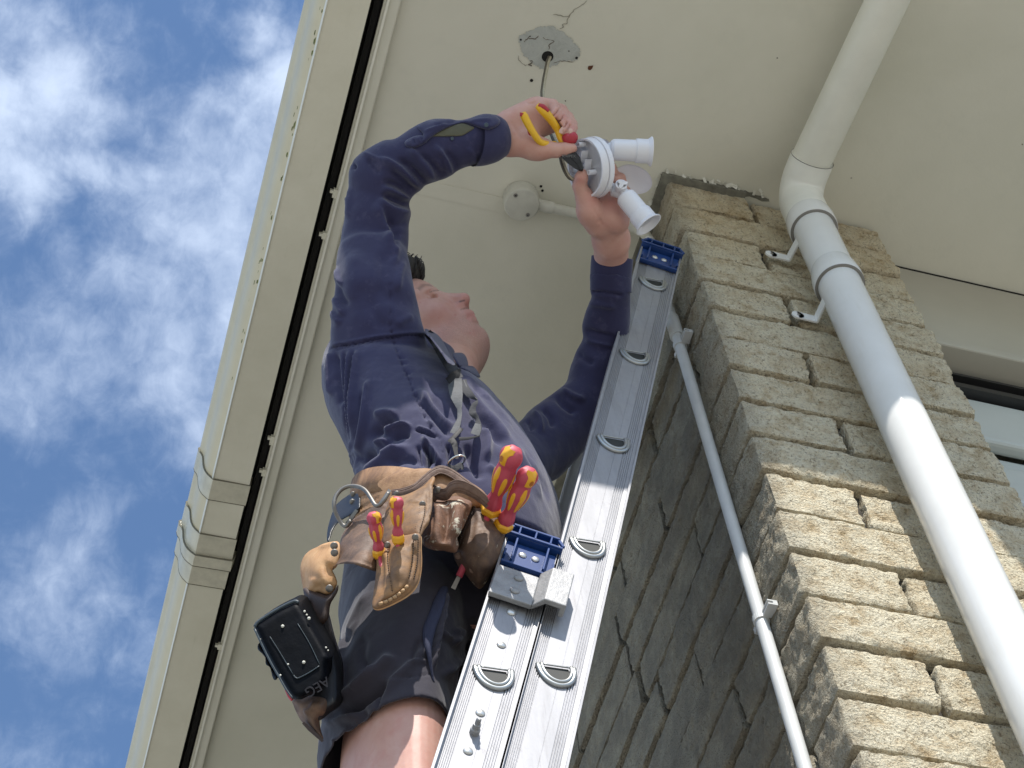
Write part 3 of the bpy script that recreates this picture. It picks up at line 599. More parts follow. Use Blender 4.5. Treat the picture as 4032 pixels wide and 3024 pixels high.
# ================================================================ SCULPTING TOOLS
from mathutils.bvhtree import BVHTree
def cr(ox, oy, s):
    return lambda x, y: (ox + x * s, oy + y * s)
K1 = cr(1900, 350, .3617); K2 = cr(1300, 400, .3617); K3 = cr(1250, 900, .3617); K4 = cr(1250, 1350, .3617)
K5 = cr(1150, 1800, .3617); K6 = cr(1600, 1650, .3617); K7 = cr(950, 2300, .4364); K8 = cr(1950, 950, .3617); K9 = cr(1950, 1400, .3617); K10 = cr(1000, 2350, .3916)
class SDF:
    def __init__(s, lo, hi, h):
        s.lo = np.array(lo, float); s.h = h; s.n = np.ceil((np.array(hi) - s.lo) / h).astype(int) + 1
        s.D = np.full(tuple(s.n), 0.05, np.float32)
    def _sub(s, lo, hi):
        a = np.clip(np.floor((lo - s.lo) / s.h).astype(int), 0, s.n - 1); b = np.clip(np.ceil((hi - s.lo) / s.h).astype(int) + 1, 1, s.n)
        if (b <= a).any(): return None, None
        ax = [s.lo[i] + s.h * np.arange(a[i], b[i]) for i in range(3)]
        return tuple(slice(a[i], b[i]) for i in range(3)), np.stack(np.meshgrid(*ax, indexing='ij'), -1)
    def comb(s, sl, d, k, op):
        A = s.D[sl]
        if op == 'u': h = np.clip(0.5 + 0.5 * (A - d) / k, 0, 1); s.D[sl] = A * (1 - h) + d * h - k * h * (1 - h)
        else: h = np.clip(0.5 - 0.5 * (A + d) / k, 0, 1); s.D[sl] = A * (1 - h) - d * h + k * h * (1 - h)
    def cap(s, a, b, ra, rb, k=0.008, op='u', flat=None, fs=1.0):
        a = np.asarray(a, float); b = np.asarray(b, float); m = max(ra, rb) * max(1, fs) + 2.5 * k + 0.01
        sl, P = s._sub(np.minimum(a, b) - m, np.maximum(a, b) + m)
        if sl is None: return
        ba = b - a; L = ba @ ba + 1e-12; h = np.clip(((P - a) @ ba) / L, 0, 1)
        v = P - a - h[..., None] * ba
        if flat is not None: f = np.asarray(flat) / np.linalg.norm(flat); c = v @ f; v = v + (c * (1 / fs - 1))[..., None] * f
        s.comb(sl, np.linalg.norm(v, axis=-1) - (ra + (rb - ra) * h), k, op)
    def ell(s, c, A, r, k=0.01, op='u'):                          # A rows = axes
        c = np.asarray(c, float); A = np.asarray(A, float); r = np.asarray(r, float); m = r.max() + 2.5 * k + 0.01
        sl, P = s._sub(c - m, c + m)
        if sl is None: return
        q = (P - c) @ A.T; k0 = np.linalg.norm(q / r, axis=-1); k1 = np.linalg.norm(q / (r * r), axis=-1) + 1e-9
        s.comb(sl, k0 * (k0 - 1) / k1, k, op)
    def mesh(s):
        D = s.D
        for i in range(3):
            for e in (0, -1):
                sl = [slice(None)] * 3; sl[i] = e; D[tuple(sl)] = np.maximum(D[tuple(sl)], s.h * .5)
        S = D < 0; nx, ny, nz = D.shape
        mn = S[:-1, :-1, :-1].copy(); mx = mn.copy()
        for i in (0, 1):
            for j in (0, 1):
                for k in (0, 1):
                    q = S[i:nx - 1 + i, j:ny - 1 + j, k:nz - 1 + k]; mn &= q; mx |= q
        act = mx & ~mn; idx = -np.ones(act.shape, int); cells = np.argwhere(act); idx[act] = np.arange(len(cells))
        acc = np.zeros((len(cells), 3)); cnt = np.zeros(len(cells)); C = cells
        cor = [(i, j, k) for i in (0, 1) for j in (0, 1) for k in (0, 1)]
        for a in cor:
            for ax in range(3):
                if a[ax]: continue
                b = list(a); b[ax] = 1
                da = D[C[:, 0] + a[0], C[:, 1] + a[1], C[:, 2] + a[2]]; db = D[C[:, 0] + b[0], C[:, 1] + b[1], C[:, 2] + b[2]]
                m = (da < 0) != (db < 0); t = np.where(m, da / np.where(m, da - db, 1), 0)
                p = np.array(a, float)[None] + np.zeros((len(C), 3)); p[:, ax] += t; acc[m] += p[m]; cnt[m] += 1
        V = s.lo + (C + acc / np.maximum(cnt, 1)[:, None]) * s.h
        Q = []
        for ax in range(3):
            u, v = [(1, 2), (2, 0), (0, 1)][ax]
            sl0 = [slice(1, -1)] * 3; sl0[ax] = slice(0, -1); sl1 = list(sl0); sl1[ax] = slice(1, None)
            A = S[tuple(sl0)]; B_ = S[tuple(sl1)]
            for flip in (0, 1):
                m = (A & ~B_) if not flip else (~A & B_)
                e = np.argwhere(m); e = e + np.array([0 if i == ax else 1 for i in range(3)])
                du = np.zeros(3, int); du[u] = 1; dv = np.zeros(3, int); dv[v] = 1
                q = [e - du - dv, e - dv, e, e - du]
                q = [idx[c[:, 0], c[:, 1], c[:, 2]] for c in q]; q = np.stack(q if not flip else q[::-1], 1)
                Q.append(q[(q >= 0).all(1)])
        return V, np.concatenate(Q)
def vnormals(V, Fq):
    V = np.asarray(V); N = np.zeros_like(V); Fq = np.asarray(Fq)
    n = np.cross(V[Fq[:, 2]] - V[Fq[:, 0]], V[Fq[:, 3 if Fq.shape[1] > 3 else 1]] - V[Fq[:, 1]]) if Fq.shape[1] > 3 else np.cross(V[Fq[:, 1]] - V[Fq[:, 0]], V[Fq[:, 2]] - V[Fq[:, 0]])
    for i in range(Fq.shape[1]): np.add.at(N, Fq[:, i], n)
    return N / (np.linalg.norm(N, axis=1)[:, None] + 1e-12)
def remesh(parts, voxel, smooth_it=3, fac=0.5):
    mb = MB()
    for V, Fc in parts: mb.add(V, Fc)
    me = bpy.data.meshes.new('tmp'); me.from_pydata(np.concatenate(mb.V).tolist(), [], mb.F); me.update()
    o = bpy.data.objects.new('tmp', me); COL.objects.link(o)
    md = o.modifiers.new('r', 'REMESH'); md.mode = 'VOXEL'; md.voxel_size = voxel; md.adaptivity = 0
    if smooth_it: sm = o.modifiers.new('s', 'SMOOTH'); sm.iterations = smooth_it; sm.factor = fac
    bpy.context.view_layer.update()
    ev = o.evaluated_get(bpy.context.evaluated_depsgraph_get()); m2 = ev.to_mesh()
    V = np.zeros(len(m2.vertices) * 3); m2.vertices.foreach_get('co', V); V = V.reshape(-1, 3)
    Q = np.zeros(len(m2.loops), int); m2.loops.foreach_get('vertex_index', Q); Q = Q.reshape(-1, 4)
    ev.to_mesh_clear(); bpy.data.objects.remove(o); bpy.data.meshes.remove(me)
    return V, Q
def clean(V, Q, mask):                                            # keep faces whose verts are all in mask
    keep = mask[Q].all(1); Q = Q[keep]; u, inv = np.unique(Q, return_inverse=True); return V[u], inv.reshape(Q.shape)
def bvh(V, Q): return BVHTree.FromPolygons([tuple(v) for v in V], [tuple(int(i) for i in q) for q in Q])
def hit(b, x, y, default=None):
    r = pray(x, y); L = np.linalg.norm(r); h = b.ray_cast(Vector(CAM), Vector(r / L), 20)
    return default if h[0] is None else h[3] / L
class Stroke: pass
def sdist(uv, pts):
    pts = np.asarray(pts, float); best = np.full(len(uv), 1e9); sg = np.zeros(len(uv)); tt = np.zeros(len(uv))
    seg = np.linalg.norm(np.diff(pts, axis=0), axis=1); cum = np.concatenate([[0], np.cumsum(seg)]); tot = cum[-1]
    for i in range(len(pts) - 1):
        a, b = pts[i], pts[i + 1]; ab = b - a; L2 = ab @ ab + 1e-9; t = np.clip(((uv - a) @ ab) / L2, 0, 1); d = uv - a - t[:, None] * ab
        dist = np.hypot(d[:, 0], d[:, 1]); m = dist < best; best[m] = dist[m]; sg[m] = np.sign(ab[0] * d[m, 1] - ab[1] * d[m, 0]); tt[m] = (cum[i] + t[m] * seg[i]) / tot
    return best, sg, tt
def sculpt(V, Q, strokes, zlim=None):
    """strokes: (points in px, width px, height m[, asym[, taper]]) pushed along the surface normal of faces turned to the viewer"""
    N = vnormals(V, Q); q = proj(V); uv = q[:, :2]; view = (V - CAM); view /= np.linalg.norm(view, axis=1)[:, None]
    fac = np.clip(-(N * view).sum(1) * 2.5 + 0.25, 0, 1)
    if (N * view).sum(1).mean() > 0.2: pass
    D = np.zeros(len(V))
    for st in strokes:
        pts, w_, a = st[:3]; asym = st[3] if len(st) > 3 else 1.0; tap = st[4] if len(st) > 4 else 0.25; zr = st[5] if len(st) > 5 else None
        pts = crom(np.array(pts, float), 5) if len(pts) > 2 else np.array(pts, float)
        lo = pts.min(0) - 3.2 * w_ * max(1, asym); hi = pts.max(0) + 3.2 * w_ * max(1, asym)
        m = (uv > lo).all(1) & (uv < hi).all(1) & (fac > 0)
        if zr: m &= (q[:, 2] > zr[0]) & (q[:, 2] < zr[1])
        ii = np.where(m)[0]
        if not len(ii): continue
        d, sg, t = sdist(uv[ii], pts); ww = np.where(sg > 0, w_ * asym, w_)
        tp = np.clip(np.minimum(t, 1 - t) / tap, 0, 1) if tap > 0 else 1.0
        tp = tp * tp * (3 - 2 * tp) if tap > 0 else 1.0
        D[ii] += a * np.exp(-(d / ww) ** 2) * tp
    return V + N * (D * fac)[:, None]
def loft(st, n=56, per=6, caps=True, pw=2.0, phase=0.0):
    """st rows: centre(3), W(3), D(3); ring = c + cos*W + sin*D (superellipse power pw)"""
    S = crom(np.array([np.concatenate(r) for r in st]), per); th = np.linspace(0, 2 * math.pi, n, endpoint=False) + phase
    c_, s_ = np.cos(th), np.sin(th); cs = np.sign(c_) * np.abs(c_) ** (2 / pw); sn = np.sign(s_) * np.abs(s_) ** (2 / pw)
    V = np.concatenate([r[:3] + cs[:, None] * r[3:6] + sn[:, None] * r[6:9] for r in S]); m = len(S)
    Fc = [(i * n + k, i * n + (k + 1) % n, (i + 1) * n + (k + 1) % n, (i + 1) * n + k) for i in range(m - 1) for k in range(n)]
    if caps: Fc += [tuple(range(n - 1, -1, -1)), tuple(range((m - 1) * n, m * n))]
    return V, Fc
def limb(rows, kd=0.85):
    """rows: (ax, ay, bx, by, z[, kd]) outline pairs; the ring depth axis is square to the limb"""
    C = []; Ws = []; 
    for r in rows:
        a = W(r[0], r[1], r[4]); b = W(r[2], r[3], r[4]); C.append((a + b) / 2); Ws.append((b - a) / 2)
    out_ = []
    for i, r in enumerate(rows):
        T = C[min(i + 1, len(C) - 1)] - C[max(i - 1, 0)]; T = T / np.linalg.norm(T); Dv = np.cross(T, Ws[i]); Dv = Dv / np.linalg.norm(Dv) * np.linalg.norm(Ws[i]) * (r[5] if len(r) > 5 else kd)
        out_.append((C[i], Ws[i], Dv))
    return out_
def near(L, Rr, zc, dn):
    """ring from left px, right px at depth zc and near offset dn=(dx,dy,dz)"""
    a = W(*L, zc); b = W(*Rr, zc); c = (a + b) / 2; pc = proj(c); nv = W(pc[0] + dn[0], pc[1] + dn[1], zc + dn[2]) - c
    return (c, (b - a) / 2, nv)
def grid_thick(front, back, Q, rim):                               # closed sheet
    n = len(front); F_ = [tuple(q) for q in Q] + [tuple(i + n for i in q[::-1]) for q in Q]
    m = len(rim); F_ += [(rim[(i + 1) % m], rim[i], rim[i] + n, rim[(i + 1) % m] + n) for i in range(m)]
    return np.concatenate([front, back]), F_
# ================================================================ PERSON
def cloth_hook(base, dust, bsc=380):
    def h(t, p, pos):
        n = t.noise(pos, 7, 5, 0.65, 0.4); n2 = t.noise(pos, 42, 6, 0.7)
        c = t.ramp(n, [(0.3, base), (0.75, [b * 1.25 for b in base])])
        c = t.mix(t.n('ShaderNodeMapRange', {'Value': n2, 'From Min': 0.55, 'From Max': 0.8, 'To Max': 0.5}).outputs[0], c, dust)
        link(t, c, p.inputs['Base Color'])
        wv = t.noise(t.scale(pos, (1, 1, 1)), bsc * 3, 2, 0.5)
        setbump(t, p, t.mth('ADD', t.mth('MULTIPLY', t.noise(pos, 55, 4, 0.6), 1.0), t.mth('MULTIPLY', wv, 0.25)), 0.35, 0.0018)
    return h
M_shirt = mat("navy_cotton", (0.05, 0.05, 0.10), 0.85, hook=cloth_hook((0.028, 0.028, 0.070), (0.105, 0.10, 0.165)), sheen=0.25, spec=0.2)
M_shirtb = mat("navy_cotton_cuff", (0.03, 0.035, 0.075), 0.85, hook=cloth_hook((0.024, 0.025, 0.060), (0.06, 0.06, 0.11)), sheen=0.2, spec=0.2)
M_shorts = mat("charcoal_shorts", (0.05, 0.046, 0.06), 0.8, hook=cloth_hook((0.028, 0.025, 0.036), (0.050, 0.045, 0.060)), sheen=0.2, spec=0.25)
M_mesh = mat("navy_mesh", (0.02, 0.022, 0.045), 0.9, hook=cloth_hook((0.026, 0.030, 0.060), (0.05, 0.05, 0.09)))
M_stitch = mat("stitch_thread", (0.022, 0.024, 0.05), 0.9)
def h_skin(t, p, pos):
    n = t.noise(pos, 22, 5, 0.65, 0.3); n2 = t.noise(pos, 120, 4, 0.6); n3 = t.noise(pos, 55, 3, 0.5)
    c = t.ramp(n, [(0.25, (0.52, 0.27, 0.215)), (0.5, (0.57, 0.325, 0.26)), (0.75, (0.62, 0.39, 0.32))])
    c = t.mix(t.n('ShaderNodeMapRange', {'Value': n3, 'From Min': 0.55, 'From Max': 0.75, 'To Max': 0.35}).outputs[0], c, (0.55, 0.24, 0.19))
    a = t.n('ShaderNodeAttribute', attribute_name='red').outputs['Fac']; c = t.mix(a, c, (0.50, 0.17, 0.15))
    a = t.n('ShaderNodeAttribute', attribute_name='stubble').outputs['Fac']
    sb = t.mth('MULTIPLY', a, t.n('ShaderNodeMapRange', {'Value': t.noise(pos, 900, 2, 0.6), 'From Min': 0.45, 'From Max': 0.6}).outputs[0]); c = t.mix(t.mth('MULTIPLY', sb, .55), c, (0.16, 0.10, 0.08))
    a = t.n('ShaderNodeAttribute', attribute_name='brow_and_shade').outputs['Fac']; c = t.mix(a, c, (0.07, 0.045, 0.035))
    link(t, c, p.inputs['Base Color']); setbump(t, p, t.mth('ADD', t.mth('MULTIPLY', n3, .6), t.mth('MULTIPLY', t.noise(pos, 420, 4, 0.7), 0.35)), 0.35, 0.0014)
M_skin = mat("skin", (0.6, 0.38, 0.30), 0.5, hook=h_skin, sub=0.12, spec=0.4)
M_nail = mat("finger_nail", (0.66, 0.44, 0.37), 0.3, spec=0.5)
M_hair = mat("dark_hair", (0.022, 0.018, 0.015), 0.6)
person = thing('person', 'worker in navy long-sleeved shirt and dark shorts reaching up from the ladder', 'person', W(1700, 2300, 2.75).tolist())
# ---- hands (signed distance blobs, five fingers each)
ZH = 3.10
def hp(x, y, dz=0.0): q = K1(x, y); return W(q[0], q[1], ZH + dz)
def hand_right():
    lo = np.minimum.reduce([hp(-150, -50, -.06), hp(1150, 900, .09)]) - .06; hi = np.maximum.reduce([hp(-150, -50, -.06), hp(1150, 900, .09)]) + .06
    s = SDF(lo, hi, 0.0015); V_ = CFwd
    s.cap(hp(-120, 520, -.004), hp(240, 505, 0), .0300, .0295, .012, flat=V_, fs=.74)
    s.cap(hp(240, 500, 0), hp(430, 430, .008), .0295, .0290, .012, flat=V_, fs=.66)
    s.cap(hp(300, 330, .006), hp(560, 185, .016), .0165, .0145, .014)
    s.cap(hp(420, 330, .010), hp(700, 190, .030), .0175, .0135, .012)
    s.cap(hp(430, 430, .012), hp(800, 250, .038), .0170, .0125, .012)
    s.cap(hp(430, 500, .010), hp(880, 350, .042), .0165, .0125, .012)
    s.cap(hp(330, 590, -.004), hp(640, 645, -.008), .0215, .0175, .012)
    s.cap(hp(480, 560, -.002), hp(560, 660, -.006), .0180, .0165, .012)
    s.cap(hp(640, 655, -.008), hp(800, 668, -.012), .0155, .0118, .009)
    s.cap(hp(800, 668, -.012), hp(905, 655, -.014), .0118, .0108, .004)
    s.cap(hp(905, 655, -.014), hp(975, 648, -.014), .0108, .0085, .003)
    for (j, rr) in ((((600, 150, .022), (765, 168, .020), (800, 248, -.003), (757, 325, -.014)), .0078),
                    (((700, 190, .034), (858, 232, .028), (868, 330, -.002), (800, 408, -.016)), .0088),
                    (((800, 250, .040), (925, 315, .028), (925, 395, -.003), (866, 448, -.016)), .0092),
                    (((880, 350, .042), (968, 385, .024), (975, 425, .002), (948, 478, -.012)), .0086)):
        P = [hp(*q) for q in j]; rr *= 1.08; s.cap(P[0], P[1], rr * 1.2, rr * 1.06, .004); s.cap(P[1], P[2], rr * 1.06, rr * .98, .0020); s.cap(P[2], P[3], rr * .98, rr * .84, .0020)
    s.cap(hp(560, 300, -.018), hp(760, 430, -.010), .012, .014, .01, op='s')
    return s.mesh()
def hand_left():
    a, b = hp(850, 550, -.06), hp(1750, 1950, .1); lo = np.minimum(a, b) - .07; hi = np.maximum(a, b) + .10
    s = SDF(lo, hi, 0.0015); V_ = CFwd
    s.cap(hp(1400, 1880, .120), hp(1400, 1640, .078), .0290, .0290, .012, flat=V_, fs=.78)
    s.cap(hp(1400, 1640, .078), hp(1350, 1420, .044), .0290, .0315, .014, flat=V_, fs=.66)
    s.cap(hp(1180, 1350, .022), hp(1120, 1180, .012), .0200, .0150, .012)
    s.cap(hp(1250, 1480, .036), hp(1160, 1330, .018), .0190, .0185, .014)
    s.cap(hp(1110, 1180, .012), hp(1058, 1060, .004), .0140, .0118, .006)
    s.cap(hp(1058, 1060, .004), hp(1078, 960, -.004), .0118, .0108, .003); s.cap(hp(1078, 960, -.004), hp(1082, 925, -.005), .0108, .0085, .003)
    for x0, y0, x1, y1 in ((1300, 1400, 1240, 1180), (1370, 1400, 1340, 1160), (1430, 1420, 1430, 1160), (1490, 1460, 1500, 1220)):
        s.cap(hp(x0, y0, .032), hp(x1, y1, .048), .0160, .0125, .012)
    for (j, rr) in ((((1240, 1180, .048), (1330, 900, .066), (1376, 770, .050), (1380, 690, .034)), .0088),
                    (((1340, 1160, .048), (1418, 990, .062), (1414, 900, .046), (1402, 850, .032)), .0094),
                    (((1430, 1160, .048), (1510, 1030, .058), (1498, 975, .044), (1450, 985, .030)), .0088),
                    (((1500, 1220, .046), (1560, 1120, .055), (1520, 1080, .042), (1460, 1100, .034)), .0078)):
        P = [hp(*q) for q in j]; rr *= 1.08; s.cap(P[0], P[1], rr * 1.2, rr * 1.06, .004); s.cap(P[1], P[2], rr * 1.06, rr * .98, .0020); s.cap(P[2], P[3], rr * .98, rr * .84, .0020)
    return s.mesh()
# ---- head
HF = np.array([0.60, -0.78, -0.10]); HU = np.array([-0.74, -0.59, 0.32])
HU = HU / np.linalg.norm(HU); HF = HF - HU * (HF @ HU); HF = HF / np.linalg.norm(HF); HL = np.cross(HU, HF)
AX = np.stack([HF, HL, HU]) @ BB                                  # rows: forward, left, up in world axes
HC = W(1634, 1338, 3.30)                                          # centre of the skull
def hd(f, l, u): return HC + f * AX[0] + l * AX[1] + u * AX[2]
def head():
    lo_ = np.minimum(HC, W(1800, 1500, 3.12)) - .2; s = SDF(lo_, np.maximum(HC, W(1800, 1500, 3.12)) + .2, 0.0021); E = s.ell
    E(hd(-.012, 0, .030), AX, (.098, .078, .090), .01)            # skull
    E(hd(.030, 0, -.030), AX, (.062, .060, .078), .03)            # face mass
    E(hd(.046, 0, .040), AX, (.040, .056, .040), .02)             # forehead
    E(hd(.038, 0, -.078), AX, (.045, .052, .030), .022)           # lower jaw
    E(hd(.060, 0, -.088), AX, (.020, .026, .019), .018)           # chin
    for sg in (1, -1):
        E(hd(.050, sg * .040, -.022), AX, (.034, .026, .030), .018)    # cheek
        E(hd(.020, sg * .052, -.062), AX, (.036, .018, .032), .02)     # jowl
        s.cap(hd(.076, sg * .010, .029), hd(.066, sg * .046, .027), .010, .009, .010)     # brow ridge
        E(hd(.079, sg * .031, .0115), AX, (.015, .0155, .0095), .007, 's')                   # socket
        E(hd(.0625, sg * .031, .0115), AX, (.0135, .0145, .0115), .002)                      # lids over the eyeball
        s.cap(hd(.0755, sg * .020, .0165), hd(.070, sg * .045, .0145), .0032, .003, .003)   # upper lid fold
        E(hd(.092, sg * .011, -.034), AX, (.012, .008, .008), .006)                       # nose wing
        E(hd(-.012, sg * .080, -.002), AX, (.020, .010, .032), .006)                      # ear
        E(hd(-.010, sg * .090, .000), AX, (.011, .006, .020), .004, 's')
    s.cap(hd(.080, 0, .016), hd(.102, 0, -.024), .008, .0115, .008)                       # nose
    E(hd(.106, 0, -.028), AX, (.0115, .0125, .010), .006)
    for sg in (1, -1): s.cap(hd(.099, sg * .0065, -.0425), hd(.094, sg * .0070, -.030), .0035, .003, .002, 's')
    E(hd(.082, 0, -.052), AX, (.018, .024, .014), .010)           # mouth mound
    s.cap(hd(.0885, -.017, -.0545), hd(.0885, .017, -.0545), .0042, .0042, .004); s.cap(hd(.0945, 0, -.0535), hd(.0925, 0, -.0535), .0044, .0045, .004)
    s.cap(hd(.086, -.015, -.0655), hd(.086, .015, -.0655), .0048, .0048, .004); s.cap(hd(.0900, 0, -.0660), hd(.088, 0, -.0655), .0052, .0052, .004)
    for a, b in (((.100, 0, -.0595), (.093, .014, -.060)), ((.100, 0, -.0595), (.093, -.014, -.060)), ((.093, .014, -.060), (.080, .026, -.062)), ((.093, -.014, -.060), (.080, -.026, -.062))): s.cap(hd(*a), hd(*b), .0016, .0012, .0018, 's')
    E(hd(.096, 0, -.078), AX, (.010, .020, .0055), .008, 's')     # dip under the lip
    s.cap(hd(-.03, 0, -.05), W(1690, 1540, 3.10), .056, .060, .030)   # neck
    s.cap(hd(.020, 0, -.080), W(1725, 1510, 3.08), .046, .050, .026); s.cap(hd(.045, 0, -.084), W(1735, 1500, 3.07), .026, .030, .026)
    return s.mesh()
VH, QH = head(); VR, QR = hand_right(); VL, QL = hand_left()
# ---- outline tables (shared by body core and clothes)
def rr_(f, rows): return [(*f(r[0], r[1]), *f(r[2], r[3]), *r[4:]) for r in rows]
SLR = rr_(K2, [(1830, 190, 1885, 600, 3.085, .80), (1750, 150, 1700, 690, 3.08, .80), (1600, 158, 1540, 700, 3.075), (1440, 205, 1400, 755, 3.07), (1290, 195, 1295, 830, 3.07), (1100, 205, 1160, 880, 3.065),
    (960, 270, 1040, 925, 3.06), (800, 360, 990, 975, 3.06), (680, 415, 935, 1005, 3.06), (560, 435, 900, 1035, 3.06), (400, 520, 880, 1058, 3.06), (275, 620, 868, 1078, 3.06), (208, 740, 862, 1105, 3.06), (185, 860, 862, 1150, 3.06),
    (180, 980, 880, 1225, 3.06), (150, 1100, 862, 1320, 3.055), (142, 1220, 858, 1410, 3.05), (122, 1400, 850, 1530, 3.045), (95, 1590, 838, 1650, 3.035)]) + \
    rr_(K3, [(215, 300, 985, 310, 3.02), (205, 500, 1035, 500, 3.00), (185, 700, 1080, 720, 2.975), (165, 850, 1120, 880, 2.975), (155, 1010, 1155, 1030, 2.965), (152, 1180, 1190, 1150, 2.96), (165, 1300, 1200, 1240, 2.955), (200, 1400, 1190, 1330, 2.97)])
SLL = rr_(K8, [(1050, 160, 1500, 205, 3.22, .85), (1035, 350, 1485, 390, 3.22), (1032, 540, 1480, 570, 3.22), (1050, 610, 1478, 650, 3.225), (990, 760, 1470, 810, 3.235), (952, 920, 1460, 970, 3.245), (958, 1060, 1445, 1130, 3.25), (880, 1200, 1430, 1300, 3.25), (830, 1340, 1400, 1480, 3.24)]) + \
    rr_(K9, [(790, 260, 1330, 560, 3.225), (690, 360, 1180, 780, 3.205), (540, 480, 1040, 950, 3.19), (400, 590, 880, 1120, 3.16), (270, 730, 700, 1310, 3.12), (150, 830, 560, 1400, 3.08), (0, 900, 430, 1480, 3.03)])
TORSO = [near((1500, 1260), (1790, 1380), 3.07, (-5, -30, -.07)), near((1345, 1310), (1785, 1415), 3.05, (-10, -40, -.11)), near((1285, 1385), (1812, 1448), 3.03, (-10, -55, -.145)), near((1268, 1500), (1895, 1512), 3.01, (-15, -80, -.165)),
         near((1290, 1610), (1985, 1602), 2.98, (-20, -100, -.185)), near((1338, 1710), (2068, 1712), 2.94, (-30, -120, -.2)), near((1383, 1800), (2128, 1815), 2.90, (-40, -140, -.2)), near((1410, 1880), (2175, 1905), 2.87, (-50, -160, -.2)),
         near((1400, 1975), (2208, 2010), 2.84, (-60, -185, -.2)), near((1390, 2080), (2222, 2110), 2.80, (-60, -200, -.2)), near((1370, 2200), (2215, 2220), 2.76, (-40, -210, -.19))]
def shrink(st, k): return [(c, w_ * k, d * k) for c, w_, d in st]
P_torso = loft(shrink(TORSO, .76), 40, 4); P_sr = loft(shrink(limb(SLR), .58), 28, 3); P_sl = loft(shrink(limb(SLL), .66), 28, 3)
HIPS = [near((1395, 2110), (2215, 2120), 2.850, (-60, -190, -.185)), near((1350, 2300), (2200, 2290), 2.780, (-30, -200, -.18)), near((1340, 2450), (2200, 2440), 2.720, (0, -200, -.16)), near((1420, 2620), (2120, 2600), 2.660, (10, -180, -.12))]
LEGR = [near((1350, 2330), (1880, 2330), 2.700, (20, -190, -.11)), near((1335, 2500), (1850, 2480), 2.620, (40, -215, -.11)), near((1300, 2700), (1800, 2660), 2.540, (60, -240, -.105)), near((1262, 2870), (1770, 2840), 2.480, (95, -235, -.10)), near((1272, 3015), (1745, 2968), 2.430, (115, -232, -.095))]
LEGL = [near((1700, 2350), (2210, 2340), 2.880, (20, -190, -.10)), near((1700, 2520), (2230, 2500), 2.780, (40, -215, -.10)), near((1690, 2720), (2210, 2700), 2.700, (60, -240, -.10)), near((1700, 2860), (2210, 2880), 2.640, (80, -255, -.10)), near((1720, 2985), (2200, 3030), 2.600, (90, -265, -.10))]
THR = [near((1400, 2500), (1800, 2500), 2.620, (30, -170, -.09)), near((1370, 2760), (1760, 2740), 2.520, (60, -190, -.085)), near((1345, 3000), (1755, 2970), 2.430, (70, -205, -.083)), near((1350, 3300), (1745, 3280), 2.320, (80, -200, -.078)), near((1380, 3700), (1720, 3700), 2.180, (80, -190, -.07)), near((1400, 4300), (1660, 4300), 2.010, (80, -160, -.055)), near((1400, 5200), (1640, 5200), 1.810, (80, -150, -.055)), near((1420, 6600), (1560, 6600), 1.560, (80, -120, -.04))]
THL = [near((1760, 2520), (2170, 2520), 2.780, (30, -170, -.085)), near((1760, 2980), (2150, 2990), 2.610, (60, -190, -.083)), near((1770, 3300), (2130, 3300), 2.500, (80, -190, -.078)), near((1790, 3700), (2100, 3700), 2.360, (80, -180, -.07)), near((1800, 4300), (2040, 4300), 2.180, (80, -150, -.055)), near((1800, 5300), (2020, 5300), 1.940, (80, -140, -.055)), near((1800, 6700), (1930, 6700), 1.680, (80, -110, -.04))]
P_hip = loft(shrink(HIPS, .86), 40, 4); P_tr = loft(THR, 40, 5); P_tl = loft(THL, 36, 4)
VB, QB = remesh([(VH, QH.tolist()), (VR, QR.tolist()), (VL, QL.tolist()), P_torso, P_sr, P_sl, P_hip, P_tr, P_tl], 0.0022, 2, 0.5)
# face and hand refinements
FACE = [([K3(1500, 800), K3(1560, 745), K3(1640, 720)], 9, .0)]
FACE = [([K3(1562, 882), K3(1610, 868), K3(1675, 866)], 3, -.0022), ([K3(1195, 700), K3(1250, 665), K3(1320, 668), K3(1350, 690)], 4, -.0022), ([K3(1215, 712), K3(1280, 712), K3(1340, 712)], 5, .0010)]
HANDG = [([K1(700, 330), K1(740, 300), K1(800, 262), K1(850, 200)], 3.4, -.0055, 1, .12), ([K1(755, 400), K1(800, 375), K1(850, 330), K1(885, 270)], 3.4, -.006, 1, .12), ([K1(815, 440), K1(850, 420), K1(900, 395), K1(925, 345)], 3.4, -.006, 1, .12), ([K1(905, 480), K1(925, 450), K1(945, 415), K1(962, 380)], 3.2, -.0035, 1, .15),
  ([K1(440, 130), K1(540, 160), K1(620, 120)], 5, -.0012), ([K1(290, 330), K1(380, 480), K1(430, 560)], 8, -.0012), ([K1(1230, 1440), K1(1270, 1450), K1(1310, 1410)], 4, -.0014), ([K1(1180, 1260), K1(1230, 1330), K1(1290, 1450), K1(1340, 1520)], 7, -.0020), ([K1(1060, 1010), K1(1100, 1015)], 4, -.0008), ([K1(980, 1090), K1(1060, 1090)], 5, -.0008)]
VB = sculpt(VB, QB, FACE + HANDG, None)
qB = proj(VB); uvB = qB[:, :2]
def blob(pts, w_, zr=None):
    d, _, _ = sdist(uvB, np.array(pts, float)); a = np.exp(-(d / w_) ** 2)
    if zr: a = a * ((qB[:, 2] > zr[0]) & (qB[:, 2] < zr[1]))
    return a
hz_ = (3.05, 3.6)
loc = (VB - HC) @ AX.T
inh = (np.linalg.norm(VB - HC, axis=1) < .17)
lip = np.exp(-((loc[:, 2] + .060) / .0085) ** 2) * np.clip((loc[:, 0] - .080) / .006, 0, 1) * (np.abs(loc[:, 1]) < .022) * inh
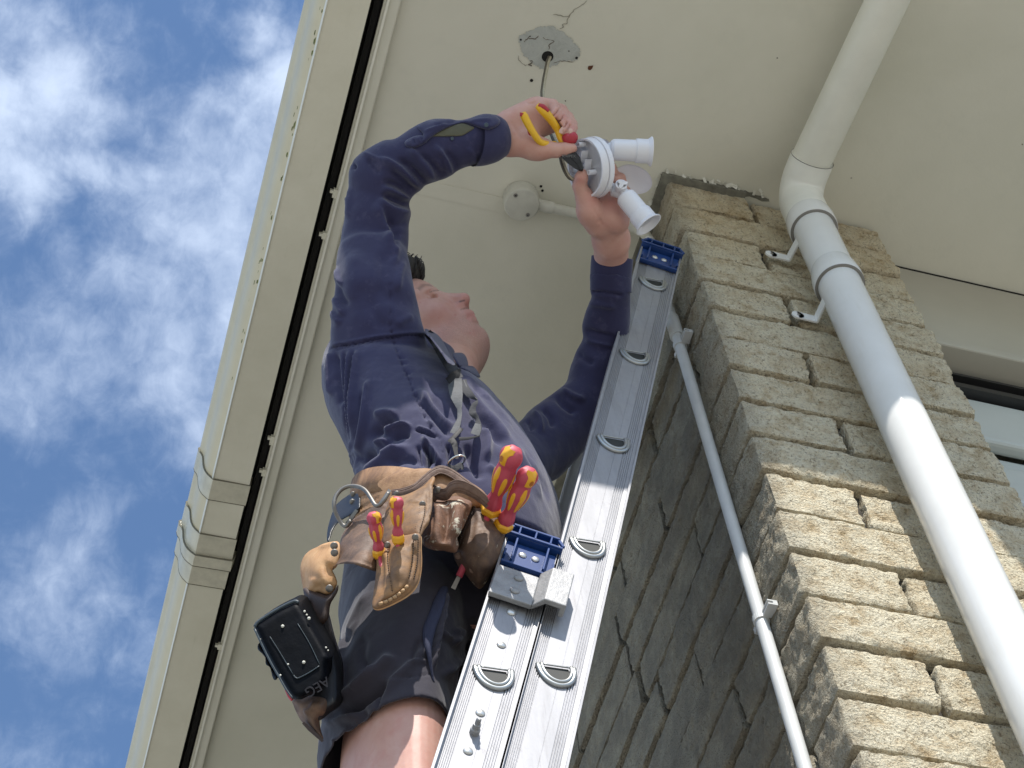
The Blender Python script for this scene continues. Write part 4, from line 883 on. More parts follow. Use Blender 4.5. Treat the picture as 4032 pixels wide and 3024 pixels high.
red = np.clip(0.50 * lip + 0.5 * np.exp(-(((loc[:, 2] + .036) / .012) ** 2 + ((loc[:, 0] - .108) / .016) ** 2)) * inh + 0.18 * np.exp(-(((loc[:, 2] + .035) / .022) ** 2 + ((loc[:, 0] - .070) / .022) ** 2)) * inh, 0, .9)
for (x, y, r) in ((1318, 972, 3.2), (1660, 1136, 3.4), (1325, 1070, 2.6), (1118, 805, 3), (1500, 940, 5)): red = np.maximum(red, 0.8 * blob([K3(x, y), K3(x + 1, y)], r, hz_))
for (x, y, r) in ((800, 300, 18), (880, 300, 18), (930, 370, 16), (980, 420, 12), (1060, 1000, 22), (1400, 900, 18), (1200, 1200, 40), (1400, 1230, 40)): red = np.maximum(red, 0.40 * blob([K1(x, y), K1(x + 2, y)], r))
stub = inh * np.clip((-.040 - loc[:, 2]) / .02, 0, 1) * np.clip((loc[:, 0] + .005) / .03, 0, 1) * (1 - np.clip(lip * 2, 0, 1)) * .6
brow_and_shade = np.clip(np.exp(-((loc[:, 2] - (.0345 - np.abs(np.abs(loc[:, 1]) - .03) * .25)) / .0042) ** 2) * (np.abs(loc[:, 1]) > .010) * (np.abs(loc[:, 1]) < .050) * (loc[:, 0] > .05) * inh * .5, 0, .5)
eye = blob([K3(1228, 690), K3(1262, 676), K3(1318, 676)], 2.4, hz_) * .6
nost = blob([K3(1548, 795), K3(1600, 782)], 3.4, hz_) * .9
brow_and_shade = np.maximum(brow_and_shade, np.maximum(eye, nost)); brow_and_shade = np.maximum(brow_and_shade, .55 * blob([K3(1562, 882), K3(1610, 868), K3(1672, 866)], 2.6, hz_))  # nostril and mouth crease shade put into the colour beside the brows
body = mk('body', VB, QB, M_skin, person, True, attr={'red': red, 'stubble': stub, 'brow_and_shade': brow_and_shade})
# nails on the right hand
for (x, y, a, dz) in ((757, 352, 55, -.021), (792, 428, 62, -.024), (862, 452, 62, -.024), (955, 463, 80, -.020)):
    q = K1(x, y); bb = bvh(VB, QB) if 'BBH' not in globals() else BBH; BBH = bb
    z = hit(BBH, *q, default=3.1); c = W(*q, z); th = math.radians(a); u = CRight * -math.cos(th) * 1.0 + CDown * math.sin(th); v = np.cross(u, CFwd)
    b = MB(); n = 14; ring = [(math.cos(k * 6.2832 / n), math.sin(k * 6.2832 / n)) for k in range(n)]
    P = [c + u * .0050 * np.sign(p[0]) * abs(p[0]) ** .7 + v * .0036 * np.sign(p[1]) * abs(p[1]) ** .7 + CFwd * (0.0004 + abs(p[1]) * .0012) for p in ring]
    b.add(P + [c - CFwd * .0012], [(k, (k + 1) % n, n) for k in range(n)]); b.out('finger_nail', M_nail, body, True)
# ---- hair
def hair():
    b = MB(); rnd = random.Random(3)
    for i in range(900):
        a = rnd.uniform(-2.2, 2.2); e = rnd.uniform(0.05, 1.5)
        base = np.array([-.012 + .098 * math.cos(e) * math.cos(a), .078 * math.cos(e) * math.sin(a), .030 + .090 * math.sin(e)])
        if base[0] > .045 and base[2] < .078: continue
        if base[2] < .05 + max(0, base[0]) * .5: continue
        nrm_ = base / np.array([.098 ** 2, .078 ** 2, .09 ** 2]); nrm_ /= np.linalg.norm(nrm_)
        dr = np.array([0.9, rnd.uniform(-.3, .3), .35]) + nrm_ * .5; dr /= np.linalg.norm(dr); L = rnd.uniform(.022, .042)
        P = [base, base + dr * L * .4 + nrm_ * .004, base + dr * L * .75 + nrm_ * .003, base + dr * L + nrm_ * -.004]
        b.tube([hd(*p) for p in crom(P, 2)], [.0022, .0022, .002, .0018, .0014, .0009, .0003], 5)
    for i in range(4):
        p = np.array([.03 + rnd.uniform(-.02, .02), rnd.uniform(-.06, .0), .115]); d = np.array([rnd.uniform(-.2, .5), rnd.uniform(-.4, .1), 1.0]) * rnd.uniform(.015, .028)
        b.tube([hd(*p), hd(*(p + d * .6 + [.003, 0, 0])), hd(*(p + d + [.010, 0, -.002]))], [.0008, .0006, .0002], 5)
    return b
hb = hair(); s = SDF(HC - .17, HC + .2, 0.0025); s.ell(hd(-.014, 0, .040), AX, (.106, .088, .099), .004)
s.ell(hd(.100, 0, -.050), AX, (.110, .14, .118), .005, 's'); s.ell(hd(.118, 0, .022), AX, (.060, .09, .046), .004, 's'); s.ell(hd(.076, -.01, .084), AX, (.036, .062, .023), .010); V_, Q_ = s.mesh(); N_ = vnormals(V_, Q_); V_ = V_ + N_ * (fbm(((V_ - HC) @ AX.T) * [25, 160, 25], 1.0, 3)[:, None] * .005); rh = random.Random(6); vis_ = np.where(((V_ - HC) @ AX[0] > .01) & ((V_ - HC) @ AX[2] > .04))[0]
for i_ in rh.sample(list(vis_), min(260, len(vis_))):
    p = V_[i_]; n_ = N_[i_]; d = AX[0] * .9 + AX[2] * rh.uniform(-.1, .7) + AX[1] * rh.uniform(-.4, .3); d = d - n_ * (d @ n_) * .7; d /= np.linalg.norm(d); L = rh.uniform(.006, .015)
    hb.tube(crom([p - d * .008, p + n_ * .0008, p + d * L * .6 + n_ * .0012, p + d * L + n_ * rh.uniform(-.004, .0012)], 2), [.0011, .0012, .0012, .0011, .0008, .0006, .0002], 5)
hb.add(V_, Q_.tolist()); hb.out('hair', M_hair, person, True)
# ---- shirt: torso and sleeves are one garment
PT = loft(TORSO, 90, 8, pw=2.15); PS = loft(limb(SLR[1:]), 72, 5); PL_ = loft(limb(SLL[1:]), 60, 5)
VS, QS = remesh([PT, PS, PL_], 0.0032, 6, 0.5)
g = lambda f, *p: [f(*q) for q in p]
FOLD = [ # right forearm
 (g(K2, (830, 490), (930, 560), (1040, 680), (1110, 800), (1150, 885)), 9, .0065, 2.2), (g(K2, (1110, 450), (1220, 580), (1290, 720), (1330, 820)), 10, .0060, 2.2), (g(K2, (1480, 500), (1555, 560), (1585, 640), (1590, 690)), 8, .003, 1.8),
 (g(K2, (500, 610), (640, 650), (800, 760), (930, 870), (1040, 940)), 9, .0075, 2.2), (g(K2, (640, 720), (760, 820), (880, 930), (940, 1000)), 11, -.006), (g(K2, (720, 600), (860, 700), (980, 830), (1060, 920)), 12, -.0055),
 (g(K2, (920, 560), (1060, 640), (1180, 760), (1230, 870)), 14, -.0045), (g(K2, (1230, 520), (1340, 640), (1390, 760)), 14, -.003), (g(K2, (330, 560), (430, 590), (560, 650)), 8, .003), (g(K2, (400, 600), (460, 700), (560, 800)), 12, -.003),
 (g(K2, (540, 930), (660, 960), (780, 1020), (880, 1080)), 9, .006, 2), (g(K2, (520, 1030), (600, 1120), (720, 1185), (890, 1210)), 10, .0065, 2), (g(K2, (560, 860), (720, 900), (900, 1010)), 12, -.006), (g(K2, (560, 990), (720, 1070), (880, 1130)), 12, -.0055),
 (g(K2, (460, 1080), (560, 1230), (620, 1400), (680, 1640)), 12, .0055, 1.8), (g(K2, (620, 1250), (700, 1330), (860, 1330)), 14, -.004), (g(K2, (220, 900), (200, 1100), (190, 1300)), 12, .003), (g(K2, (560, 1150), (700, 1400), (760, 1640)), 18, -.004),
 (g(K2, (215, 660), (260, 700), (240, 740)), 7, -.006), (g(K2, (190, 1040), (160, 1080), (150, 1140)), 8, .003), (g(K2, (1180, 560), (1240, 700), (1260, 830)), 9, -.004),
 # right upper arm
 (g(K3, (740, 60), (800, 190), (860, 300)), 10, .005, 2), (g(K3, (900, 60), (860, 240), (820, 420)), 14, .004), (g(K3, (950, 330), (900, 480), (870, 700)), 12, .0035), (g(K3, (700, 200), (720, 450), (690, 800)), 26, -.004), (g(K3, (420, 200), (380, 500), (430, 900)), 40, .005),
 (g(K3, (205, 420), (240, 560), (290, 640)), 8, .0045, 2), (g(K3, (190, 720), (240, 850), (310, 960)), 9, .0050, 2), (g(K3, (160, 880), (200, 970), (270, 1040)), 9, .0045, 2), (g(K3, (200, 560), (260, 720), (360, 860)), 14, -.004),
 (g(K3, (560, 750), (640, 950), (780, 1120)), 24, -.003), (g(K3, (850, 1060), (960, 980), (1060, 960)), 14, .0025),
 # seams
 (g(K3, (800, 560), (800, 1000), (818, 1180), (880, 1350), (950, 1540), (1010, 1659)), 2.6, -.0022, 1, .05), (g(K4, (950, 260), (1050, 540), (1120, 700), (1200, 870), (1250, 960), (1340, 1050), (1370, 1220)), 2.6, -.0022, 1, .05),
 (g(K3, (130, 1300), (300, 1268), (450, 1238), (640, 1200), (820, 1180), (1000, 1160), (1210, 1170)), 2.6, -.0035, 1, .03), (g(K3, (150, 1278), (300, 1246), (450, 1215), (640, 1178), (820, 1156), (1000, 1138), (1200, 1145)), 6, .0020, 1, .03), (g(K3, (170, 1330), (450, 1262), (820, 1203), (1190, 1193)), 2.2, -.0014, 1, .03),
 # puckers along the flank seam
 (g(K4, (890, 150), (960, 170)), 5, -.002), (g(K4, (905, 200), (985, 230)), 5, -.002), (g(K4, (960, 300), (1030, 340)), 6, -.0025), (g(K4, (975, 360), (1020, 400)), 5, .002), (g(K4, (1060, 540), (1140, 640)), 6, -.0035), (g(K4, (1100, 640), (1170, 700)), 6, -.003), (g(K4, (1150, 760), (1230, 840)), 6, -.003), (g(K4, (1180, 840), (1270, 900)), 6, .0025),
 # back gathers on the left of the torso
 (g(K4, (290, 70), (288, 350), (300, 700), (340, 1100)), 7, -.007, 1, .12), (g(K4, (340, 70), (330, 350), (330, 700), (360, 1100)), 6, .005, 1, .12), (g(K4, (385, 60), (365, 350), (360, 700), (380, 1150)), 6, -.006, 1, .12), (g(K4, (430, 60), (415, 300), (385, 700), (380, 1100), (430, 1480)), 7, .0075, 1, .1), (g(K4, (200, 90), (215, 400), (250, 700)), 10, -.006, 1, .15), (g(K4, (150, 80), (130, 300), (150, 600)), 9, .005, 1, .15),
 (g(K4, (560, 380), (535, 650), (510, 900), (450, 1250)), 9, .007, 1.5, .15), (g(K4, (480, 500), (455, 800), (430, 1100)), 9, -.006, 1, .2), (g(K4, (410, 1100), (440, 1350), (450, 1500)), 7, .005),
 # bunched cloth above the belt
 (g(K4, (570, 1090), (640, 960), (760, 880), (920, 840)), 17, -.011, 1, .35), (g(K4, (600, 800), (740, 770), (900, 780)), 16, .006), (g(K4, (720, 1010), (800, 940), (930, 905), (1050, 930)), 10, .008, 1), (g(K4, (800, 1060), (900, 1010), (1020, 1000)), 11, -.006), (g(K4, (480, 1320), (560, 1220), (650, 1190)), 14, -.011), (g(K4, (640, 1140), (720, 1080), (800, 1100)), 13, .008),
 (g(K4, (460, 1480), (640, 1330), (850, 1190), (1040, 1120)), 16, .007), (g(K4, (780, 1330), (950, 1270), (1120, 1310)), 14, -.005), (g(K4, (1090, 1100), (1110, 1240), (1130, 1360)), 7, -.006), (g(K4, (1160, 1090), (1210, 1180), (1290, 1300)), 11, -.012), (g(K4, (1130, 1000), (1170, 1060), (1240, 1160), (1330, 1300)), 9, .006), (g(K4, (1290, 1280), (1350, 1400)), 12, -.008), (g(K4, (1180, 1370), (1230, 1230), (1280, 1240)), 12, -.008),
 (g(K4, (1060, 940), (1160, 975), (1300, 1030)), 4, -.0045, 1, .1), (g(K4, (1060, 915), (1170, 945), (1290, 1000)), 6, .003), (g(K4, (700, 1240), (800, 1180), (900, 1140)), 12, .004),
 # chest folds running down to the right
 (g(K4, (1080, 480), (1250, 700), (1420, 880), (1500, 960)), 16, .007), (g(K4, (1120, 620), (1250, 780), (1400, 960), (1460, 1040)), 12, -.006), (g(K4, (1200, 560), (1350, 760), (1480, 900)), 16, -.005), (g(K4, (1560, 420), (1760, 700), (1950, 900), (2150, 1150)), 16, .006), (g(K4, (1640, 720), (1850, 900), (2050, 1150)), 14, -.006), (g(K4, (1500, 250), (1750, 480), (1950, 720), (2150, 960)), 14, .005), (g(K4, (1620, 380), (1850, 620), (2100, 920)), 12, -.005),
 (g(K4, (1780, 900), (1850, 1060), (1830, 1300)), 14, .006), (g(K4, (1620, 1080), (1680, 1280), (1800, 1500)), 16, -.007), (g(K4, (1420, 1080), (1440, 1240), (1450, 1340)), 10, -.006), (g(K6, (880, 500), (1000, 620)), 10, .004), (g(K6, (1080, 200), (1300, 520), (1500, 900)), 22, .005), (g(K6, (1250, 300), (1420, 600), (1560, 900)), 14, -.004),
 # left sleeve
 (g(K8, (1030, 545), (1200, 560), (1400, 590)), 6, -.004, 1, .1), (g(K8, (1000, 690), (1150, 690), (1330, 720)), 12, .004), (g(K8, (960, 960), (1150, 1010), (1300, 1050)), 10, -.004), (g(K8, (960, 1060), (1100, 1110), (1300, 1150)), 12, .004), (g(K8, (880, 1200), (1000, 1300), (1100, 1330)), 14, -.004), (g(K9, (640, 420), (760, 540), (900, 640)), 12, -.006), (g(K9, (480, 540), (600, 660), (640, 800)), 12, -.006), (g(K9, (400, 590), (480, 700), (500, 860)), 10, .005), (g(K9, (700, 360), (850, 440), (1000, 500)), 12, .005),
 (g(K9, (340, 680), (420, 820)), 10, -.005)]
N = vnormals(VS, QS); VS = VS + N * (fbm(VS * [1, 1, .7], 14, 3)[:, None] * 0.004 + fbm(VS, 45, 3)[:, None] * .0011)
VS = sculpt(VS, QS, [(f_[0], f_[1], f_[2] * 1.5, *f_[3:]) for f_ in FOLD])
shirt = mk('shirt', VS, QS, M_shirt, person, True)
SB = bvh(VS, QS); 
# cuffs: open bands standing off the wrist
def cuff(rows, g_=1.0, inner=.90, name='cuff'):
    st = limb(rows, .82); S = crom(np.array([np.concatenate(r) for r in st]), 6); n = 56; th = np.linspace(0, 2 * math.pi, n, endpoint=False)
    def ring(r, k): return r[:3] + np.cos(th)[:, None] * r[3:6] * k + np.sin(th)[:, None] * r[6:9] * k
    rings = [ring(r, 1.012 * g_) for r in S][::-1] + [ring(S[0], g_ * .985), ring(S[0], inner * g_)] + [ring(r, inner * g_) for r in S[1:]]
    V = np.concatenate(rings); V = V + (fbm(V, 30, 3)[:, None] * .0022) * CFwd; m = len(rings)
    return mk(name, V, [(i * n + k, i * n + (k + 1) % n, (i + 1) * n + (k + 1) % n, (i + 1) * n + k) for i in range(m - 1) for k in range(n)], M_shirt, shirt, True), V, [(i * n + k, i * n + (k + 1) % n, (i + 1) * n + (k + 1) % n, (i + 1) * n + k) for i in range(m - 1) for k in range(n)]
CUF = cuff(rr_(K2, [(1846, 185, 1900, 600, 3.088), (1790, 150, 1800, 660, 3.08), (1690, 140, 1680, 695, 3.07), (1600, 155, 1560, 705, 3.062)]))
cuff(rr_(K8, [(1050, 155, 1500, 200, 3.22), (1040, 250, 1492, 300, 3.22), (1035, 400, 1484, 430, 3.22), (1034, 530, 1482, 560, 3.22)]))
# ---- shorts
PH = loft(HIPS, 90, 8); PR_ = loft(LEGR, 72, 8); PL2 = loft(LEGL, 72, 8)
V1, Q1 = remesh([PH, PR_, PL2], 0.0032, 5, 0.5)
c1_ = LEGR[-1][0]; 
FOLDS = [(g(K7, (930, 470), (920, 700), (920, 1050)), 9, .007, 1, .15), (g(K7, (860, 400), (880, 700), (890, 1000)), 10, -.007), (g(K7, (1180, 40), (1050, 280), (960, 520)), 16, .006), (g(K7, (1400, 640), (1250, 800), (1050, 960), (800, 1150), (700, 1230)), 14, .010, 2.0, .1), (g(K7, (1340, 860), (1200, 980), (1050, 1090), (900, 1190)), 14, -.012, 1, .2),
   (g(K7, (1700, 520), (1560, 700), (1400, 860), (1260, 1000)), 16, .006), (g(K7, (1120, 420), (1080, 650), (1180, 800)), 22, -.004), (g(K7, (1240, 740), (1180, 860), (1040, 980)), 8, .004), (g(K7, (740, 1280), (900, 1230), (1060, 1140)), 12, .006), (g(K7, (800, 1420), (950, 1400), (1030, 1380)), 9, .004), (g(K7, (900, 1300), (1040, 1240), (1140, 1100)), 16, -.006),
   (g(K7, (1620, 460), (1560, 620), (1540, 740)), 12, -.004), (g(K7, (1520, 740), (1640, 700), (1700, 700)), 6, .003), (g(K7, (1300, 920), (1450, 850), (1710, 805)), 2.5, -.002, 1, .05), (g(K7, (1210, 1150), (1250, 1000), (1290, 930)), 5, -.004), (g(K7, (1840, 30), (1790, 250), (1740, 520), (1720, 820)), 9, .012, 1, .2), (g(K7, (1880, 560), (1960, 470), (1930, 380)), 12, .008), (g(K7, (1780, 420), (1860, 490), (1900, 480)), 9, .006), (g(K7, (1800, 860), (1950, 700), (2050, 600)), 16, .008)]
N = vnormals(V1, Q1); V1 = V1 + N * (fbm(V1, 14, 3)[:, None] * 0.0045 + fbm(V1, 40, 3)[:, None] * .0012); V1 = sculpt(V1, Q1, [(f_[0], f_[1], f_[2] * 1.4, *f_[3:]) for f_ in FOLDS])
# open the leg ends and give the cloth an inside
def below(V, st):
    c, w_, d = st[-1]; ax = np.cross(w_, d); ax /= np.linalg.norm(ax); 
    if ax @ (st[-1][0] - st[-2][0]) < 0: ax = -ax
    return ((V - c) @ ax), np.linalg.norm(V - c, axis=1)
a1, r1 = below(V1, LEGR); a2, r2 = below(V1, LEGL)
keep = ~(((a1 > -.006) & (r1 < .16)) | ((a2 > -.006) & (r2 < .16)))
Vs_, Qs_ = clean(V1, Q1, keep)
bnd = {}
for q in Qs_:
    for i in range(4): bnd.setdefault((min(q[i], q[(i + 1) % 4]), max(q[i], q[(i + 1) % 4])), []).append(1)
nb = {}
for (a, b_), l_ in bnd.items():
    if len(l_) == 1: nb.setdefault(int(a), []).append(int(b_)); nb.setdefault(int(b_), []).append(int(a))
ki = np.array([k for k in nb if len(nb[k]) == 2]); kn_ = np.array([nb[k] for k in ki])
for _ in range(40): Vs_[ki] = .5 * Vs_[ki] + .25 * (Vs_[kn_[:, 0]] + Vs_[kn_[:, 1]])
Nn = vnormals(Vs_, Qs_); n0 = len(Vs_); e = {}
for q in Qs_:
    for i in range(4):
        a, b_ = int(q[i]), int(q[(i + 1) % 4]); e[(a, b_)] = 1
rimq = [(b_, a, a + n0, b_ + n0) for (a, b_) in e if (b_, a) not in e]
shorts = mk('shorts', np.concatenate([Vs_, Vs_ - Nn * .0022]), [tuple(q) for q in Qs_.tolist()] + [tuple(i + n0 for i in q[::-1]) for q in Qs_.tolist()] + rimq, M_shorts, person, True)
HB = bvh(Vs_, Qs_)
# ================================================================ SHEETS LAID OVER THE BODY
def tps(ctrl):                                                    # smooth depth field through (x, y, z)
    C = np.array(ctrl, float); X = C[:, :2] / 500.0; n = len(C)
    def U(r2): return r2 * np.log(r2 + 1e-9)
    K = U(((X[:, None] - X[None]) ** 2).sum(-1)) + np.eye(n) * 0.02; P = np.concatenate([np.ones((n, 1)), X], 1)
    A = np.block([[K, P], [P.T, np.zeros((3, 3))]]); w_ = np.linalg.solve(A, np.concatenate([C[:, 2], np.zeros(3)]))
    def f(x, y):
        q = np.stack([np.asarray(x, float), np.asarray(y, float)], -1) / 500.0
        return U(((q[..., None, :] - X) ** 2).sum(-1)) @ w_[:n] + w_[n] + q @ w_[n + 1:]
    return f
CB = bvh(CUF[1], CUF[2])
def bhit(x, y):
    a = [hit(b, x, y) for b in (SB, HB, CB)]; a = [v for v in a if v]; return min(a) - float(zw(y)) if a else None
def zfield(pts, off, step=45, extra=None, bodies=True):
    P = np.array(pts, float); C = list(extra or []); lo = P.min(0); hi = P.max(0)
    if bodies:
        for x in np.arange(lo[0], hi[0] + 1, step):
            for y in np.arange(lo[1], hi[1] + 1, step):
                z = bhit(x, y)
                if z: C.append((x, y, z - off))
    return tps(C)
def inside(P, poly):
    x, y = P[:, 0], P[:, 1]; r = np.zeros(len(P), bool); n = len(poly)
    for i in range(n):
        a, b = poly[i], poly[(i + 1) % n]; c = (a[1] > y) != (b[1] > y)
        r ^= c & (x < (b[0] - a[0]) * (y - a[1]) / (b[1] - a[1] + 1e-12) + a[0])
    return r
def panel(name, out_, zf, m, parent, bulge=0.0, ew=10.0, thick=0.004, step=7, rnd_=True, rough=0.0008, strokes=(), label=None, sag=None, nsc=40, edge=0.003, ew2=4.0):
    O = np.array(out_, float)
    if rnd_: O = crom(np.concatenate([O[-1:], O, O[:1], O[1:2]]), 6)[6:-6 - 1][:-0 or None]
    seg = [O[0]]
    for p in O[1:]:
        if np.hypot(*(p - seg[-1])) > step * .7: seg.append(p)
    if np.hypot(*(seg[-1] - seg[0])) < step * .6: seg.pop()
    O = np.array(seg); n = len(O)
    lo = O.min(0); hi = O.max(0); gx, gy = np.meshgrid(np.arange(lo[0], hi[0], step), np.arange(lo[1], hi[1], step * .87)); gx = gx + (np.arange(gx.shape[0]) % 2)[:, None] * step / 2
    G = np.stack([gx.ravel(), gy.ravel()], -1); G = G[inside(G, O)]
    d = sdist(G, np.concatenate([O, O[:1]]))[0]; G = G[d > step * .55]
    A = np.concatenate([O, G]); r = geometry.delaunay_2d_cdt([Vector(p) for p in A], [(i, (i + 1) % n) for i in range(n)], [], 1, 1e-4)
    V2 = np.array([tuple(v) for v in r[0]]); T = np.array([f for f in r[2] if len(f) == 3])
    cen = V2[T].mean(1); T = T[inside(cen, O)]
    d = sdist(V2, np.concatenate([O, O[:1]]))[0]
    z = zf(V2[:, 0], V2[:, 1]) - (bulge if not callable(bulge) else bulge(V2[:, 0], V2[:, 1])) * (1 - np.exp(-(d / ew) ** 2)) - edge * (1 - np.exp(-(d / ew2) ** 2))
    P = np.array([W(x, y, zz) for (x, y), zz in zip(V2, z)])
    a, b, c = V2[T[:, 0]], V2[T[:, 1]], V2[T[:, 2]]; ar = (b[:, 0] - a[:, 0]) * (c[:, 1] - a[:, 1]) - (b[:, 1] - a[:, 1]) * (c[:, 0] - a[:, 0])
    T = np.where((ar > 0)[:, None], T[:, ::-1], T)
    P = P - CFwd * (fbm(P, nsc, 3) * rough)[:, None]
    if strokes: P = sculpt(P, T, strokes)
    e = {}
    for t in T:
        for i in range(3): e[(int(t[i]), int(t[(i + 1) % 3]))] = 1
    back = P + CFwd * thick; k = len(P)
    Fs = [tuple(t) for t in T.tolist()] + [tuple(i + k for i in t[::-1]) for t in T.tolist()] + [(y, x, x + k, y + k) for (x, y) in e if (y, x) not in e]
    o = mk(name, np.concatenate([P, back]), Fs, m, parent, True, label=label)
    o.data.polygons.foreach_set('use_smooth', [True] * len(o.data.polygons))
    return o
def ribbon(name, pts, wd, zf, m, parent, off=0.0, th=0.002, ridges=(), n=6, twist=None, mb=None):
    P = crom(np.array(pts, float), n); wv = np.interp(np.linspace(0, 1, len(P)), np.linspace(0, 1, len(np.atleast_1d(wd))), np.atleast_1d(wd))
    T = np.gradient(P, axis=0); T /= np.linalg.norm(T, axis=1)[:, None]; N2 = np.stack([-T[:, 1], T[:, 0]], 1)
    prof = [(-.5, 0), (-.5, .8), (-.44, 1.0)] + [(a, 1.0 + b) for a, b in ridges] + [(.44, 1.0), (.5, .8), (.5, 0)]
    prof += [(.5, -1.0), (-.5, -1.0)]; m_ = len(prof); V = []
    tw = np.interp(np.linspace(0, 1, len(P)), np.linspace(0, 1, len(twist)), twist) if twist is not None else np.zeros(len(P))
    for i, p in enumerate(P):
        for a, h in prof:
            q = p + N2[i] * a * wv[i] * math.cos(tw[i]); z0 = float(zf(*p)) * .4 + float(zf(*q)) * .6 - off
            V.append(W(q[0], q[1], z0 - h * th + a * wv[i] / F * 2.7 * math.sin(tw[i])))
    k = len(P); Fc = [(i * m_ + j, (i + 1) * m_ + j, (i + 1) * m_ + (j + 1) % m_, i * m_ + (j + 1) % m_) for i in range(k - 1) for j in range(m_)] + [tuple(range(m_)), tuple(range(k * m_ - 1, (k - 1) * m_ - 1, -1))]
    if mb is not None: mb.add(V, Fc); return
    o = mk(name, V, Fc, m, parent, True); auto(o, 50); return o
def rivets(b, pts, zf, off, r, m, parent, name='rivet'):
    for p in pts:
        z = float(zf(*p)) - off; c = W(p[0], p[1], z); q = MB(); q.lathe([(r, 0.001), (r, -.0002), (r * .8, -.0010), (r * .1, -.0014)], c, CFwd, 14); q.out(name, m, parent, True)
def stitches(name, pts, zf, off, m, parent, step=9, L=5, r=0.0007):
    P = crom(np.array(pts, float), 20); s_ = np.concatenate([[0], np.cumsum(np.linalg.norm(np.diff(P, axis=0), axis=1))]); b = MB()
    for s0 in np.arange(0, s_[-1] - L, step):
        a = [np.interp(s0, s_, P[:, i]) for i in (0, 1)]; c = [np.interp(s0 + L, s_, P[:, i]) for i in (0, 1)]; m_ = [(a[i] + c[i]) / 2 for i in (0, 1)]
        z = lambda q, o: W(q[0], q[1], float(zf(*q)) - off - o); b.tube([z(a, -.0006), z(m_, .0006), z(c, -.0006)], r, 5)
    b.out(name, m, parent, True)
def leather(name, a, b_, dark, vsc=22, bump=0.5, paint=None, gloss=.7):
    def h(t, p, pos):
        n = t.noise(pos, vsc, 8, 0.72, 1.0); n2 = t.noise(pos, 90, 6, 0.7); n3 = t.noise(pos, 420, 4, 0.65)
        c = t.ramp(n, [(0.30, dark), (0.48, a), (0.70, b_)])
        c = t.mix(t.n('ShaderNodeMapRange', {'Value': n2, 'From Min': 0.52, 'From Max': 0.75, 'To Max': 0.55}).outputs[0], c, dark)
        if paint:
            pn = t.n('ShaderNodeMapRange', {'Value': t.mth('ADD', t.mth('MULTIPLY', t.noise(pos, 34, 6, 0.7, .4), .7), t.mth('MULTIPLY', n2, .3)), 'From Min': paint, 'From Max': paint + .03}).outputs[0]; c = t.mix(pn, c, (0.52, 0.47, 0.36))
        link(t, c, p.inputs['Base Color']); setbump(t, p, t.mth('ADD', t.mth('MULTIPLY', n2, .7), t.mth('MULTIPLY', n3, .4)), bump, 0.002)
        link(t, t.ramp(n2, [(0.3, gloss - .12), (0.7, gloss + .15)]), p.inputs['Roughness'])
    return mat(name, a, gloss, hook=h)
M_lbelt = leather("belt_leather", (0.27, 0.145, 0.068), (0.37, 0.215, 0.105), (0.12, 0.06, 0.032))
M_lbrown = leather("worn_brown_leather", (0.14, 0.085, 0.055), (0.23, 0.135, 0.08), (0.06, 0.036, 0.026), gloss=.62)
M_ltan = leather("tan_leather", (0.52, 0.29, 0.13), (0.62, 0.40, 0.21), (0.30, 0.15, 0.07), 12, .2, gloss=.65)
M_lpouch = leather("oiled_leather", (0.21, 0.115, 0.052), (0.38, 0.185, 0.058), (0.085, 0.05, 0.034), 16, .3, gloss=.66)
M_lpaint = leather("paint_splashed_suede", (0.15, 0.072, 0.040), (0.25, 0.12, 0.06), (0.06, 0.03, 0.02), 30, .9, paint=.545, gloss=.75)
M_ldark = leather("dark_leather", (0.115, 0.068, 0.044), (0.20, 0.115, 0.065), (0.055, 0.033, 0.025), 20, .5, paint=.60, gloss=.66)
M_lstrap = leather("stitched_strap_leather", (0.15, 0.09, 0.065), (0.21, 0.13, 0.09), (0.08, 0.045, 0.033), 40, .4, gloss=.65)
M_lblack = mat("black_leather", (0.012, 0.011, 0.012), 0.4, var=.3, vsc=40, bump=.2, bsc=200)
M_lunder = mat("shaded_leather", (0.045, 0.025, 0.018), 0.6, var=.3, vsc=30)
M_steel = mat("dull_steel", (0.22, 0.205, 0.185), 0.5, 0.8, var=.2, vsc=60)
M_thread = mat("waxed_thread", (0.055, 0.035, 0.025), 0.8)
M_lace = mat("leather_lace", (0.42, 0.26, 0.13), 0.7, var=.2, vsc=90)
# ---------------------------------------------------------------- collar and sleeve details (parts of the shirt)
def pp(f, L): return [f(*q) for q in L]
zs_ = lambda pts, off, **k: zfield(pts, off, **k)
oc = pp(K3, [(1475, 1362), (1560, 1350), (1602, 1372), (1628, 1420), (1640, 1490), (1600, 1520), (1540, 1500), (1490, 1430)]); panel('collar', oc, tps([(*K3(1475, 1362), 2.93), (*K3(1602, 1372), 2.97), (*K3(1640, 1500), 2.96), (*K3(1500, 1500), 2.86)]), M_shirtb, shirt, .006, 8, .004)
oc = pp(K3, [(1500, 1490), (1560, 1460), (1640, 1490), (1700, 1503), (1748, 1560), (1772, 1625), (1700, 1600), (1600, 1540)]); panel('collar', oc, tps([(*K3(1500, 1490), 2.90), (*K3(1700, 1503), 2.99), (*K3(1772, 1625), 2.98), (*K3(1600, 1540), 2.88)]), M_shirtb, shirt, .006, 8, .004)
